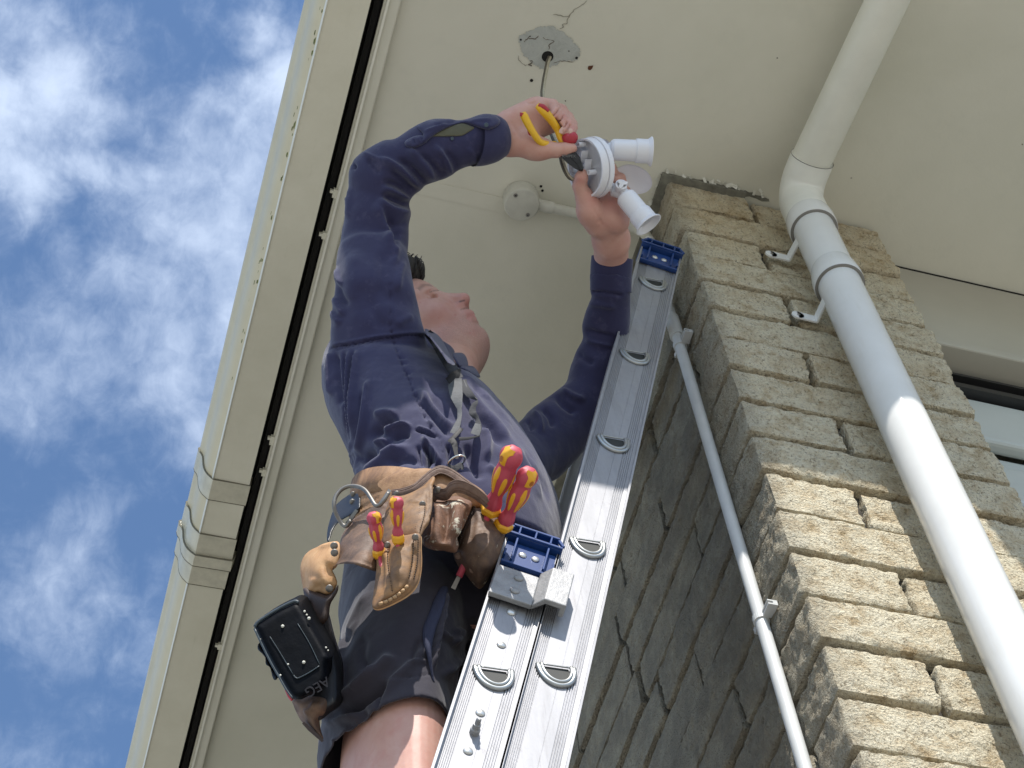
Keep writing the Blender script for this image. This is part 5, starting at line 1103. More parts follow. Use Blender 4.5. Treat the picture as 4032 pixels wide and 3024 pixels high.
oc = pp(K3, [(1170, 1090), (1235, 1112), (1300, 1150), (1352, 1205), (1400, 1290), (1450, 1390), (1500, 1480), (1440, 1480), (1370, 1390), (1300, 1290), (1235, 1200), (1180, 1150)]); panel('collar', oc, tps([(*K3(1180, 1100), 2.93), (*K3(1350, 1205), 2.93), (*K3(1500, 1480), 2.80), (*K3(1370, 1400), 2.78), (*K3(1235, 1200), 2.80), (*K3(1180, 1150), 2.82)]), M_shirtb, shirt, .004, 8, .005)
M_olive = mat("sleeve_lining_shadow", (0.10, 0.095, 0.06), 0.9, var=.2, vsc=30)
op = pp(K2, [(1060, 412), (1180, 335), (1300, 275), (1430, 238), (1520, 262), (1570, 285), (1500, 335), (1420, 372), (1250, 378), (1120, 380)]); panel('placket_opening', op, zs_(op, .0012, step=14), M_olive, shirt, 0, 8, .002, step=5, edge=.0003)
op = pp(K2, [(950, 268), (1050, 208), (1160, 196), (1290, 188), (1440, 206), (1600, 150), (1700, 132), (1790, 148), (1852, 200), (1836, 250), (1780, 285), (1720, 302), (1650, 292), (1540, 252), (1440, 232), (1320, 262), (1180, 330), (1090, 398), (1030, 450), (990, 430), (1010, 350)])
zp = zs_(op, .004, step=14); panel('placket_flap', op, zp, M_shirt, shirt, .003, 8, .0025, step=5, strokes=[(pp(K2, [(1010, 330), (1150, 280), (1300, 215)]), 5, .003), (pp(K2, [(1100, 260), (1250, 230), (1430, 215)]), 5, -.003), (pp(K2, [(1500, 230), (1600, 200), (1780, 190)]), 5, .002), (pp(K2, [(1040, 400), (1180, 305), (1330, 240)]), 2.5, -.0012)])
op = pp(K2, [(816, 432), (880, 390), (955, 368), (1020, 372), (1046, 410), (1030, 450), (960, 488), (885, 502), (820, 478)]); panel('placket_end', op, zs_(op, .003, step=12), M_shirt, shirt, .002, 6, .002, step=4, strokes=[(pp(K2, [(870, 420), (880, 470)]), 3, .002), (pp(K2, [(905, 400), (930, 465)]), 3, -.002), (pp(K2, [(950, 385), (980, 450)]), 3, .002), (pp(K2, [(990, 385), (1010, 440)]), 3, -.0015)])
M_button = mat("navy_button", (0.05, 0.075, 0.10), 0.3)
for (x, y, r) in ((1700, 254, .0036), (1328, 402, .0028)):
    q = K2(x, y); z = bhit(*q); bt = MB(); bt.lathe([(r, .002), (r, -.0005), (r * .85, -.0014), (r * .6, -.0009), (r * .05, -.0009)], W(*q, z - .0085 if x > 1500 else z - .002), CFwd, 16); bt.out('button', M_button, shirt, True)
oc = pp(K7, [(1800, 30), (1850, 22), (1866, 60), (1810, 250), (1752, 420), (1722, 560), (1722, 700), (1735, 830), (1745, 890), (1722, 850), (1700, 760), (1672, 640), (1640, 520), (1640, 400), (1690, 270), (1740, 140)]); panel('mesh_gusset', oc, zs_(oc, .003, step=22), M_mesh, shorts, .004, 9, .003)
# ---------------------------------------------------------------- tool belt
belt = thing('tool_belt', 'worn brown leather tool belt with pouches worn around the worker\'s hips', 'tool belt', W(1700, 2050, 2.7).tolist())
for nm, y0, y1 in (('belt_strap', 1, 0),):
    sa = near((1402, 1960), (2170, 2190), 2.83, (-60, -200, -.215)); sb = near((1395, 2070), (2160, 2290), 2.79, (-60, -210, -.22)); rings = []
    for k_, (c, w_, d) in ((1.012, sa), (1.03, sa), (1.035, sb), (1.015, sb)):
        th = np.linspace(0, 2 * math.pi, 100, endpoint=False); rings.append(c + np.cos(th)[:, None] * w_ * k_ + np.sin(th)[:, None] * d * k_)
    V = np.concatenate(rings); n = 100; mk(nm, V, [(i * n + k, i * n + (k + 1) % n, ((i + 1) % 4) * n + (k + 1) % n, ((i + 1) % 4) * n + k) for i in range(4) for k in range(n)], M_lbelt, belt, True)
allp = pp(K5, [(700, 300), (2150, 1300)])
zbody = zfield(pp(K5, [(560, 250), (2150, 1300)]), 0.0, step=60)
def zb(off): return lambda x, y: zbody(x, y) - off
ob = pp(K5, [(730, 395), (800, 335), (900, 262), (1050, 195), (1250, 142), (1420, 122), (1530, 128), (1620, 118), (1720, 150), (1850, 225), (2000, 310), (2110, 405), (2140, 540), (1950, 560), (1700, 540), (1500, 500), (1300, 500), (1100, 600), (950, 720), (780, 760), (690, 640), (735, 500)])
panel('belt_backing', ob, zb(.020), M_lbelt, belt, .003, 8, .006, strokes=[(pp(K5, [(720, 570), (850, 490), (960, 420)]), 3, -.002, 1, .1), (pp(K5, [(620, 720), (760, 610), (900, 540)]), 5, .004, 1, .1)])
oc = pp(K5, [(610, 415), (690, 375), (738, 368), (742, 460), (730, 560), (640, 630), (520, 700), (450, 780), (420, 860), (392, 930), (380, 900), (385, 800), (420, 660), (480, 520)]); panel('black_strap', oc, tps([(*K5(610, 415), 2.72), (*K5(738, 368), 2.66), (*K5(730, 560), 2.62), (*K5(392, 930), 2.60), (*K5(385, 700), 2.68)]), M_lblack, belt, .006, 10, .006)
zbk = tps([(*K5(610, 415), 2.72), (*K5(738, 368), 2.66), (*K5(730, 560), 2.62), (*K5(392, 930), 2.60), (*K5(385, 700), 2.68)])
rivets(None, pp(K5, [(665, 405), (655, 487)]), zbk, .0105, .0042, M_steel, belt, 'eyelet')
# pouches from back to front
od = pp(K10, [(540, 150), (600, 20), (700, 30), (740, 180), (800, 420), (880, 680), (890, 900), (880, 1070), (760, 1170), (655, 1245), (590, 1190), (520, 1010), (640, 700), (600, 300)])
panel('holster', od, tps([(*K10(600, 20), 2.50), (*K10(880, 700), 2.44), (*K10(880, 1050), 2.40), (*K10(560, 1000), 2.40), (*K10(560, 200), 2.48)]), M_lblack, belt, .01, 20, .02)
od = pp(K10, [(385, 1030), (480, 1015), (600, 1000), (720, 1040), (720, 1150), (655, 1245), (660, 1340), (690, 1450), (640, 1400), (560, 1335), (490, 1270), (440, 1190), (400, 1100)])
panel('holster_flap', od, tps([(*K10(385, 1030), 2.40), (*K10(720, 1040), 2.38), (*K10(690, 1450), 2.36), (*K10(490, 1270), 2.39)]), M_lbrown, belt, .012, 16, .012, strokes=[(pp(K10, [(500, 1180), (580, 1130), (640, 1060)]), 14, .006)])
ribbon('holster_strap', pp(K10, [(492, 1265), (560, 1330), (640, 1400), (692, 1455)]), [10, 16, 16, 10], tps([(*K10(492, 1265), 2.375), (*K10(692, 1455), 2.355), (*K10(600, 1300), 2.365)]), M_lunder, belt, th=.003)
od = pp(K7, [(560, 40), (640, 60), (720, 85), (790, 100), (850, 40), (872, 10), (862, 80), (800, 190), (778, 320), (700, 388), (650, 340), (600, 262), (585, 160)])
panel('back_flap', od, tps([(*K7(560, 40), 2.50), (*K7(860, 20), 2.46), (*K7(690, 380), 2.45), (*K7(600, 250), 2.47)]), M_lunder, belt, .008, 12, .008)
ot = pp(K5, [(262, 985), (330, 950), (410, 928), (500, 925), (520, 1000), (505, 1120), (480, 1200), (436, 1232), (462, 1290), (488, 1370), (470, 1430), (430, 1490), (380, 1506), (330, 1488), (285, 1472), (248, 1500), (215, 1580), (185, 1670), (168, 1672), (140, 1580), (118, 1430), (92, 1270), (92, 1180), (130, 1080), (190, 1020)])
zt = tps([(*K5(262, 985), 2.55), (*K5(510, 940), 2.49), (*K5(480, 1200), 2.475), (*K5(92, 1200), 2.57), (*K5(170, 1660), 2.50), (*K5(470, 1430), 2.47), (*K5(300, 1250), 2.48)])
panel('tan_pouch', ot, zt, M_ltan, belt, .022, 34, .006, strokes=[(pp(K5, [(250, 1480), (300, 1430), (380, 1460), (450, 1440)]), 10, .004), (pp(K5, [(200, 1500), (240, 1400), (260, 1300)]), 20, .004), (pp(K5, [(280, 985), (400, 955), (500, 940)]), 5, .002)])
rivets(None, pp(K5, [(457, 965), (461, 1041), (406, 1430)]), zt, .030, .0050, M_steel, belt)
zf1 = lambda x, y: zbody(x, y) - .030
of = pp(K5, [(545, 850), (600, 760), (690, 660), (830, 590), (960, 530), (1080, 470), (1110, 600), (1060, 800), (1010, 930), (960, 1060), (925, 1180), (915, 1242), (860, 1230), (780, 1200), (700, 1172), (620, 1160), (540, 1170), (475, 1200), (440, 1236), (448, 1170), (490, 1060), (515, 960)])
zfl = tps([(*K5(545, 850), 2.54), (*K5(1080, 470), 2.535), (*K5(800, 560), 2.55), (*K5(915, 1242), 2.42), (*K5(440, 1236), 2.47), (*K5(680, 1165), 2.40), (*K5(700, 850), 2.50), (*K5(1000, 900), 2.47), (*K5(490, 1060), 2.51)])
panel('side_pouch', of, zfl, M_lbrown, belt, .016, 40, .006, strokes=[(pp(K5, [(640, 720), (760, 640), (900, 560), (1040, 520)]), 4, .003, 1, .1), (pp(K5, [(450, 1225), (560, 1155), (700, 1160), (900, 1225)]), 5, .003, 1, .05)])
ou = pp(K5, [(1075, 425), (1180, 425), (1300, 385), (1430, 310), (1530, 212), (1556, 250), (1522, 340), (1512, 450), (1508, 600), (1490, 720), (1440, 790), (1410, 850), (1385, 870), (1200, 880), (1000, 940), (985, 800), (1010, 620), (1040, 520)])
zu = lambda x, y: zfl(x, y) * .5 + (zbody(x, y) - .034) * .5
zu = tps([(*K5(1075, 425), 2.535), (*K5(1530, 212), 2.54), (*K5(1512, 450), 2.495), (*K5(1385, 870), 2.42), (*K5(1000, 940), 2.445), (*K5(1010, 620), 2.50), (*K5(1300, 600), 2.465)])
panel('pouch_backing', ou, zu, M_lpouch, belt, .006, 22, .006, strokes=[(pp(K5, [(1250, 500), (1320, 480), (1440, 500)]), 4, .003), (pp(K5, [(1470, 320), (1480, 500), (1450, 720), (1400, 840)]), 3, -.002), (pp(K5, [(1515, 300), (1500, 600), (1430, 800)]), 4, .004, 1, .1)])
on = pp(K5, [(1512, 425), (1570, 470), (1640, 470), (1700, 440), (1800, 430), (1900, 470), (1950, 500), (1945, 580), (1890, 760), (1830, 900), (1790, 1030), (1720, 1035), (1640, 1018), (1540, 1012), (1450, 975), (1412, 930), (1412, 860), (1450, 760), (1495, 640), (1508, 520)])
zn = tps([(*K5(1512, 425), 2.555), (*K5(1950, 500), 2.530), (*K5(1790, 1030), 2.470), (*K5(1412, 900), 2.485), (*K5(1640, 1018), 2.455), (*K5(1700, 700), 2.490)])
panel('nail_pouch', on, zn, M_lpaint, belt, .022, 16, .05, strokes=[(pp(K5, [(1690, 470), (1680, 700), (1640, 960)]), 16, -.012), (pp(K5, [(1600, 480), (1590, 700), (1560, 950)]), 20, .006), (pp(K5, [(1800, 470), (1790, 680), (1740, 900)]), 22, .008), (pp(K5, [(1540, 520), (1520, 720), (1450, 900)]), 10, -.008), (pp(K5, [(1920, 540), (1870, 750), (1800, 980)]), 10, -.006)])
orr = pp(K6, [(700, 905), (735, 885), (790, 905), (860, 945), (930, 1010), (1000, 1100), (1075, 1200), (1065, 1300), (1030, 1430), (985, 1560), (915, 1700), (850, 1810), (800, 1850), (740, 1810), (650, 1700), (570, 1610), (515, 1490), (520, 1380), (590, 1160), (660, 1000)])
zr_ = tps([(*K6(700, 905), 2.585), (*K6(1075, 1200), 2.560), (*K6(1030, 1430), 2.530), (*K6(800, 1850), 2.510), (*K6(515, 1490), 2.530), (*K6(780, 1350), 2.510)])
panel('front_pouch', orr, zr_, M_ldark, belt, .024, 26, .04, strokes=[(pp(K6, [(720, 920), (650, 1080), (580, 1250), (535, 1420)]), 4, .004, 1, .05), (pp(K6, [(760, 980), (720, 1150), (680, 1400)]), 14, -.003), (pp(K6, [(900, 1150), (880, 1400), (800, 1700)]), 26, .005), (pp(K6, [(740, 1500), (820, 1440), (900, 1330)]), 6, .003)])
ol = pp(K5, [(1010, 945), (1060, 905), (1150, 872), (1250, 852), (1390, 842), (1402, 1000), (1406, 1150), (1392, 1280), (1352, 1400), (1262, 1500), (1110, 1588), (960, 1650), (890, 1645), (872, 1600), (890, 1450), (905, 1340), (918, 1180), (915, 1060), (950, 985)])
zl = tps([(*K5(1010, 945), 2.435), (*K5(1390, 842), 2.41), (*K5(1400, 1200), 2.385), (*K5(890, 1640), 2.345), (*K5(1262, 1500), 2.355), (*K5(910, 1200), 2.41), (*K5(1150, 1250), 2.38)])
panel('tool_sheath_back', [(x + 3, y + 5) for x, y in ol], lambda x, y: zl(x, y) + .004, M_ltan, belt, .002, 12, .006)
panel('tool_sheath', ol, zl, M_lpouch, belt, .015, 30, .012, strokes=[(pp(K5, [(1042, 960), (1048, 1200), (1095, 1490)]), 5, -.004, 1, .1), (pp(K5, [(1330, 880), (1320, 1100), (1265, 1350), (1150, 1500), (960, 1600)]), 4, -.003, 1, .05), (pp(K5, [(1150, 920), (1180, 1150), (1150, 1380)]), 26, .005), (pp(K5, [(960, 1010), (975, 1250), (960, 1500)]), 10, -.003)])
stitches('stitching', pp(K5, [(1042, 975), (1047, 1200), (1095, 1490)]), zl, .0135, M_thread, belt)
stitches('stitching', pp(K5, [(1322, 885), (1312, 1100), (1272, 1320)]), zl, .0135, M_thread, belt); stitches('stitching', pp(K5, [(1372, 870), (1368, 1100), (1325, 1330)]), zl, .0095, M_thread, belt)
stitches('lacing', pp(K5, [(950, 1600), (1050, 1560), (1150, 1500), (1240, 1420), (1280, 1360)]), zl, .012, M_lace, belt, 20, 13, .0022)
stitches('stitching', pp(K6, [(745, 950), (690, 1080), (620, 1240), (570, 1400)]), zr_, .020, M_thread, belt, 8, 5, .0009); stitches('stitching', pp(K6, [(690, 1000), (640, 1120), (590, 1260), (545, 1400)]), zr_, .012, M_thread, belt, 8, 5, .0008)
stitches('stitching', pp(K5, [(1395, 490), (1380, 620), (1335, 800)]), zu, .0075, M_thread, belt, 8, 4); stitches('stitching', pp(K5, [(1450, 500), (1435, 650), (1390, 800)]), zu, .0075, M_thread, belt, 8, 4)
RG = [(-.34, 0), (-.30, -.25), (-.26, 0), (0, .12), (.26, 0), (.30, -.25), (.34, 0)]
zs1 = lambda x, y: np.minimum(zbody(x, y) - .030, 9) 
for dy, wv, of_ in ((0, [24, 26, 30, 28, 30, 30, 26], .034), (-16, [16, 18, 18, 18, 18, 18, 16], .031)):
    ribbon('stitched_strap', [(x, y + dy * .3617 * 1.6) for x, y in pp(K5, [(1085, 400), (1200, 385), (1330, 340), (1440, 250), (1530, 175), (1620, 140), (1730, 175), (1880, 280), (2040, 400), (2130, 470)])], wv, zs1, M_lstrap, belt, of_ - .030, .0022, RG)
zs2 = tps([(*K5(1540, 340), 2.540), (*K5(1700, 380), 2.520), (*K5(1900, 380), 2.515), (*K5(2130, 500), 2.510)])
for dy, wv in ((0, [36, 30, 34, 30, 26]), (42, [16, 24, 22, 20, 16]), (-40, [10, 16, 22, 20, 14])):
    ribbon('front_strap', [(x, y + dy * .3617) for x, y in pp(K5, [(1535, 345), (1600, 395), (1680, 395), (1740, 330), (1830, 318), (1960, 370), (2060, 440), (2125, 500)])], wv, zs2, M_lstrap, belt, -.002 * (dy > 0), .003, RG)
rivets(None, pp(K5, [(1140, 400)]), zs1, .0065, .0042, M_steel, belt); rivets(None, pp(K5, [(1590, 357)]), zs2, .0042, .0046, M_steel, belt); rivets(None, pp(K5, [(1420, 511)]), zu, .0095, .0042, M_steel, belt)
rivets(None, pp(K5, [(1340, 872), (1037, 957)]), zl, .0150, .0044, M_steel, belt); rivets(None, pp(K5, [(1482, 930), (1545, 447)]), zn, .014, .0046, M_lstrap, belt); rivets(None, pp(K6, [(728, 928), (565, 1490), (720, 1640)]), zr_, .019, .0050, M_lstrap, belt)
zh = tps([(*K5(560, 740), 2.56), (*K5(455, 540), 2.56), (*K5(660, 310), 2.58), (*K5(900, 500), 2.52), (*K5(1060, 360), 2.53)])
hk = MB(); hk.tube([W(x, y, float(zh(x, y)) - .022) for x, y in crom(pp(K5, [(640, 690), (600, 745), (560, 742), (500, 660), (460, 560), (468, 450), (530, 360), (620, 318), (720, 322), (800, 365), (860, 450), (905, 520), (950, 525), (1000, 470), (1050, 390)]), 6)], .0028, 12); hk.out('hammer_hook', M_steel, belt, True)
for a, c in (((600, 725), (705, 575)), ((960, 515), (1065, 355))): ribbon('hook_plate', pp(K5, [a, ((a[0] + c[0]) / 2, (a[1] + c[1]) / 2), c]), [17, 15, 14], lambda x, y: float(zh(x, y)) - .010, M_steel, belt, .006, .0018)
# ---------------------------------------------------------------- webbing strap with buckles
M_web = mat("grey_webbing", (0.075, 0.078, 0.082), 0.75, var=.25, vsc=60, bump=.5, bsc=260)
M_webdark = mat("black_webbing", (0.022, 0.023, 0.028), 0.8, var=.3, vsc=40, bump=.4, bsc=240)
M_blackp = mat("black_plastic", (0.012, 0.012, 0.014), 0.6, spec=.25)
br = thing('shoulder_brace', 'grey webbing brace with black buckles clipped to the tool belt ring', 'brace strap', W(1800, 1700, 2.65).tolist())
zbr = zfield(pp(K4, [(1180, -100), (1800, 1400)]), 0.0, step=40, extra=[(*K3(1190, 1120), 2.80), (*K3(1400, 1400), 2.77)])
ribbon('upper_webbing', pp(K3, [(1195, 1130), (1290, 1240), (1380, 1390), (1470, 1530), (1540, 1640)]), [32, 40, 42, 44, 40], zbr, M_webdark, br, .016, .002)
ribbon('slide_buckle', pp(K4, [(1412, 415), (1485, 365), (1555, 320)]), [26, 26, 24], zbr, M_blackp, br, .022, .004)
ribbon('slide_buckle_bar', pp(K4, [(1420, 370), (1490, 325), (1560, 290)]), [10, 12, 12], zbr, M_blackp, br, .024, .004)
ribs = [(-.36 + .09 * i, .0) for i in range(9)]
ribbon('front_webbing', pp(K4, [(1500, 385), (1500, 470), (1515, 580), (1545, 720), (1545, 820), (1520, 900), (1490, 990)]), [52, 56, 52, 30, 20, 26, 38], zbr, M_web, br, .022, .0016, twist=[0, .1, .3, .9, .6, .3, .2])
ribbon('loose_webbing', pp(K4, [(1585, 400), (1600, 480), (1660, 560), (1735, 625), (1700, 690), (1690, 760), (1740, 830), (1745, 920), (1715, 1000)]), [26, 34, 34, 14, 22, 30, 24, 34, 38], zbr, M_webdark, br, .026, .0014, twist=[0, .2, .5, 1.0, -.3, .2, .9, .3, .1])
ribbon('webbing_edge', pp(K4, [(1590, 400), (1640, 500), (1740, 610)]), [4, 5, 5], zbr, M_web, br, .029, .0012); ribbon('webbing_edge', pp(K4, [(1745, 880), (1735, 940), (1715, 1000)]), [22, 34, 36], zbr, M_web, br, .029, .0014)
ribbon('ladder_buckle', pp(K4, [(1425, 1075), (1500, 1010), (1572, 930)]), [10, 18, 16], zbr, M_blackp, br, .028, .004); ribbon('buckle_lever', pp(K4, [(1540, 1045), (1640, 1040), (1768, 1012)]), [14, 12, 5], zbr, M_blackp, br, .034, .003)
ribbon('snap_hook', pp(K4, [(1450, 1040), (1490, 1100), (1505, 1180), (1520, 1260)]), [24, 26, 18, 14], zbr, M_blackp, br, .028, .004); ribbon('belt_loop', pp(K4, [(1420, 1335), (1490, 1370), (1560, 1330), (1580, 1380)]), [14, 26, 20, 10], zbr, M_webdark, br, .022, .004)
rg_ = MB(); th = np.linspace(0, 2 * math.pi, 26, endpoint=False); cc = K4(1515, 1290)
rg_.tube([W(cc[0] + 33 * math.cos(a) - 6 * math.sin(a), cc[1] + 22 * math.sin(a) - 8 * math.cos(a), float(zbr(*cc)) - .030 + .008 * math.sin(a)) for a in th], .0016, 8, closed=True); rg_.out('metal_ring', mat("bright_steel", (.7, .68, .62), .2, 1.0), br, True)
# ---------------------------------------------------------------- screwdrivers
M_sred = mat("red_grip_rubber", (0.50, 0.065, 0.10), 0.5, var=.06, vsc=60); M_syel = mat("yellow_grip", (0.80, 0.40, 0.02), 0.4, var=.08, vsc=60); M_hole = mat("grip_hole", (0.42, 0.13, 0.01), 0.5)
def screwdriver(top, bot, zt_, zb_, wpx, roll, label, shaft, tip=False):
    T = W(*top, zt_); B_ = W(*bot, zb_); ax = T - B_; L = np.linalg.norm(ax); ax = ax / L; r = wpx / 2 / F * (zt_ + zb_) / 2
    t = thing('screwdriver', label, 'screwdriver', B_.tolist(), 'insulated screwdrivers in the tool belt')
    v = -CFwd; v = v - ax * (v @ ax); v /= np.linalg.norm(v); u = np.cross(ax, v)
    prof = [(0.0, .66), (.05, .76), (.12, .72), (.21, .56), (.29, .60), (.42, .82), (.54, .93), (.64, .87), (.73, .80), (.83, .97), (.91, .96), (.97, .74), (1.0, .35)]
    PR2 = crom(np.array(prof), 4); n = 48; th = np.linspace(0, 2 * math.pi, n, endpoint=False)
    def rad(rr, a): return rr * (1 + .055 * np.cos(6 * (a - roll)))     # softly hexagonal
    V = np.concatenate([B_ + ax * h * L + (rad(rr * r, th)[:, None]) * (np.cos(th)[:, None] * v + np.sin(th)[:, None] * u) for h, rr in PR2]); m = len(PR2)
    Fc = [(i * n + k, i * n + (k + 1) % n, (i + 1) * n + (k + 1) % n, (i + 1) * n + k) for i in range(m - 1) for k in range(n)] + [tuple(range(n - 1, -1, -1)), tuple(range((m - 1) * n, m * n))]
    g_ = mk('handle', V, Fc, M_sred, t, True)
    hx = MB(); hx.lathe([(r * .66, .0), (r * .98, .005), (r * .98, .0115), (r * .70, .015)], B_ - ax * .0125, ax, 6, ref=v * math.cos(roll) + u * math.sin(roll)); o = hx.out('guard', M_syel, t); bevel(o, .0008, 2)
    hs = np.array([p[0] for p in PR2]); rs_ = np.array([p[1] for p in PR2])
    for k in range(6):                                            # long oval inlays in the grip
        a0 = roll + k * math.pi / 3; nn = 9; q = MB(); rows = []
        h0, h1 = (.26, .62) if k % 2 else (.30, .66)
        if k == 0: h0, h1 = .26, .74
        for i, h in enumerate(np.linspace(h0, h1, 15)):
            s_ = (h - h0) / (h1 - h0) * 2 - 1; wd = .30 * (max(0, 1 - abs(s_) ** 3)) ** .6 * (1.0 if s_ < .2 or k else 1.25); rr = np.interp(h, hs, rs_) * r
            rows.append([B_ + ax * h * L + (rad(rr, a) + (.0006 if abs(j) < .99 and abs(s_) < .99 else -.0006)) * (math.cos(a) * v + math.sin(a) * u) for j in np.linspace(-1, 1, nn) for a in [a0 + j * wd]])
        q.add(np.array(rows).reshape(-1, 3), [(i * nn + j, i * nn + j + 1, (i + 1) * nn + j + 1, (i + 1) * nn + j) for i in range(14) for j in range(nn - 1)]); q.out('grip_inlay', M_syel, g_, True)
    a0 = roll; nn = 16; rows = []
    for h in np.linspace(.76, 1.0, 10):
        rr = np.interp(h, hs, rs_) * r; wd = .50 + .9 * max(0, (h - .94) / .06); rows.append([B_ + ax * (h * L + (.0008 if h > .99 else 0)) + (rad(rr, a) + (.0007 if abs(j) < .99 and h > .77 else -.0005)) * (math.cos(a) * v + math.sin(a) * u) for j in np.linspace(-1, 1, nn) for a in [a0 + j * wd]])
    q = MB(); q.add(np.array(rows).reshape(-1, 3), [(i * nn + j, i * nn + j + 1, (i + 1) * nn + j + 1, (i + 1) * nn + j) for i in range(9) for j in range(nn - 1)]); q.out('grip_end', M_syel, g_, True)
    nv = math.cos(a0) * v + math.sin(a0) * u; rr = np.interp(.87, hs, rs_) * r * 1.05; c = B_ + ax * .87 * L + nv * (rr + .0008); tv = np.cross(ax, nv); q = MB()
    P = [c + ax * math.sin(a) * r * .32 + tv * math.cos(a) * r * .21 for a in np.linspace(0, 6.2832, 18, endpoint=False)]; q.add(P, [tuple(range(18))]); q.out('hanging_hole', M_hole, g_)
    E_ = W(*shaft); q = MB(); q.tube([B_ - ax * .004, E_], r * .30, 12); o = q.out('shaft', M_sred, t, True)
    if tip: q = MB(); d = (E_ - B_); d /= np.linalg.norm(d); s_ = np.cross(d, CFwd); s_ /= np.linalg.norm(s_); e2 = E_ + d * .018; q.add([E_ + s_ * .0026 - CFwd * .001, E_ - s_ * .0026 - CFwd * .001, e2 - s_ * .0032 - CFwd * .0003, e2 + s_ * .0032 - CFwd * .0003] + [E_ + s_ * .0026 + CFwd * .001, E_ - s_ * .0026 + CFwd * .001, e2 - s_ * .0032 + CFwd * .0003, e2 + s_ * .0032 + CFwd * .0003], [(0, 1, 2, 3), (7, 6, 5, 4), (0, 3, 7, 4), (1, 0, 4, 5), (2, 1, 5, 6), (3, 2, 6, 7)]); q.out('blade', M_steel, t)
screwdriver(K6(1175, 322), K6(930, 960), 2.49, 2.54, 92, -0.75, 'large red and yellow screwdriver in the front pouch, further left of the big pair', (1807, 2270, 2.505), True)
screwdriver(K6(1355, 548), K6(1070, 1130), 2.50, 2.54, 84, 0.62, 'large red and yellow screwdriver in the front pouch, nearest the blue ladder cap', (*K6(850, 1560), 2.57))
screwdriver(K5(1135, 438), K5(1152, 850), 2.385, 2.40, 58, -0.85, 'small red and yellow screwdriver standing higher in the side sheath', (*K5(1160, 1250), 2.39))
screwdriver(K5(885, 605), K5(945, 1010), 2.40, 2.42, 60, 0.80, 'small red and yellow screwdriver standing lower and leftmost in the side sheath', (*K5(1000, 1350), 2.39))
# ---------------------------------------------------------------- cordless drill, battery end down
M_drill = mat("dark_tool_plastic", (0.0022, 0.0030, 0.005), 0.55, spec=.08, var=.4, vsc=50, bump=.3, bsc=90)
M_dedge = mat("scuffed_plastic_edge", (0.035, 0.05, 0.06), 0.45, var=.4, vsc=120)
dr = thing('cordless_drill', 'black cordless drill hanging in the holster with its battery facing down', 'cordless drill', W(1150, 2600, 2.42).tolist())
ztop = tps([(*K10(5, 290), 2.385), (*K10(440, 50), 2.40), (*K10(768, 610), 2.35), (*K10(320, 900), 2.335)])
oo = pp(K10, [(2, 300), (22, 262), (60, 235), (150, 175), (250, 118), (340, 75), (400, 47), (448, 52), (488, 85), (600, 285), (690, 440), (768, 585), (770, 630), (735, 680), (715, 850), (620, 960), (520, 1012), (470, 1032), (392, 1020), (330, 940), (250, 800), (170, 660), (90, 500), (20, 350)])
panel('battery', oo, ztop, M_drill, dr, .008, 14, .075, edge=.006, ew2=6)
oo = pp(K10, [(130, 300), (240, 220), (400, 150), (440, 190), (560, 420), (668, 660), (655, 695), (450, 812), (415, 805), (380, 740), (250, 530), (140, 350)]); panel('battery_face', oo, lambda x, y: ztop(x, y) - .0105, M_drill, dr, -.002, 10, .004, edge=.003)
def line(nm, pts, r, zf, off, m, par):
    q = MB(); q.tube([W(x, y, float(zf(x, y)) - off) for x, y in crom(pts, 5)], r, 6); q.out(nm, m, par, True)
line('scuffed_edge', pp(K10, [(8, 300), (60, 238), (250, 120), (400, 48), (450, 58)]), .0022, ztop, .010, M_dedge, dr); line('scuffed_edge', pp(K10, [(6, 320), (90, 500), (170, 660), (250, 800), (330, 940), (390, 1020)]), .0014, ztop, .010, M_dedge, dr)
line('face_ridge', pp(K10, [(400, 790), (420, 812), (450, 815), (550, 765), (658, 695)]), .0008, ztop, .0150, M_dedge, dr); line('face_ridge', pp(K10, [(160, 400), (250, 540), (400, 790)]), .0005, ztop, .0150, M_dedge, dr); line('face_ridge', pp(K10, [(440, 270), (560, 470), (660, 680)]), .0005, ztop, .0145, M_dedge, dr)
oo = pp(K10, [(52, 465), (80, 540), (120, 600), (150, 680), (190, 760), (235, 820), (205, 838), (185, 800), (160, 710), (120, 680), (112, 610), (70, 560), (40, 530), (38, 490)]); panel('release_latch', oo, tps([(*K10(52, 465), 2.40), (*K10(230, 820), 2.37), (*K10(60, 560), 2.41)]), M_drill, dr, .004, 5, .03)
oo = pp(K10, [(310, 930), (345, 970), (385, 1030), (370, 1050), (335, 1000)]); panel('red_trim', oo, tps([(*K10(310, 930), 2.355), (*K10(385, 1030), 2.35), (*K10(335, 1010), 2.36)]), mat("red_trim_plastic", (0.45, .02, .02), .4), dr, .002, 4, .02, step=5)
sd = MB(); rnd = random.Random(8)
for (x, y, r) in ((288, 297, .0022), (500, 660, .0022), (342, 680, .0013), (508, 148, .0016), (530, 182, .0013), (552, 218, .0022), (265, 790, .0013), (724, 512, .0014), (745, 540, .001), (60, 430, .0016)):
    q = K10(x, y); sd = MB(); n = 8; sd.lathe([(r, .001), (r * .7, -.0004), (r * .1, -.0006)], W(*q, float(ztop(*q)) - .0155 if 100 < x < 640 and y > 200 else float(ztop(*q)) - .010), CFwd, 8); sd.out('paint_speck', M_peel, dr, True)
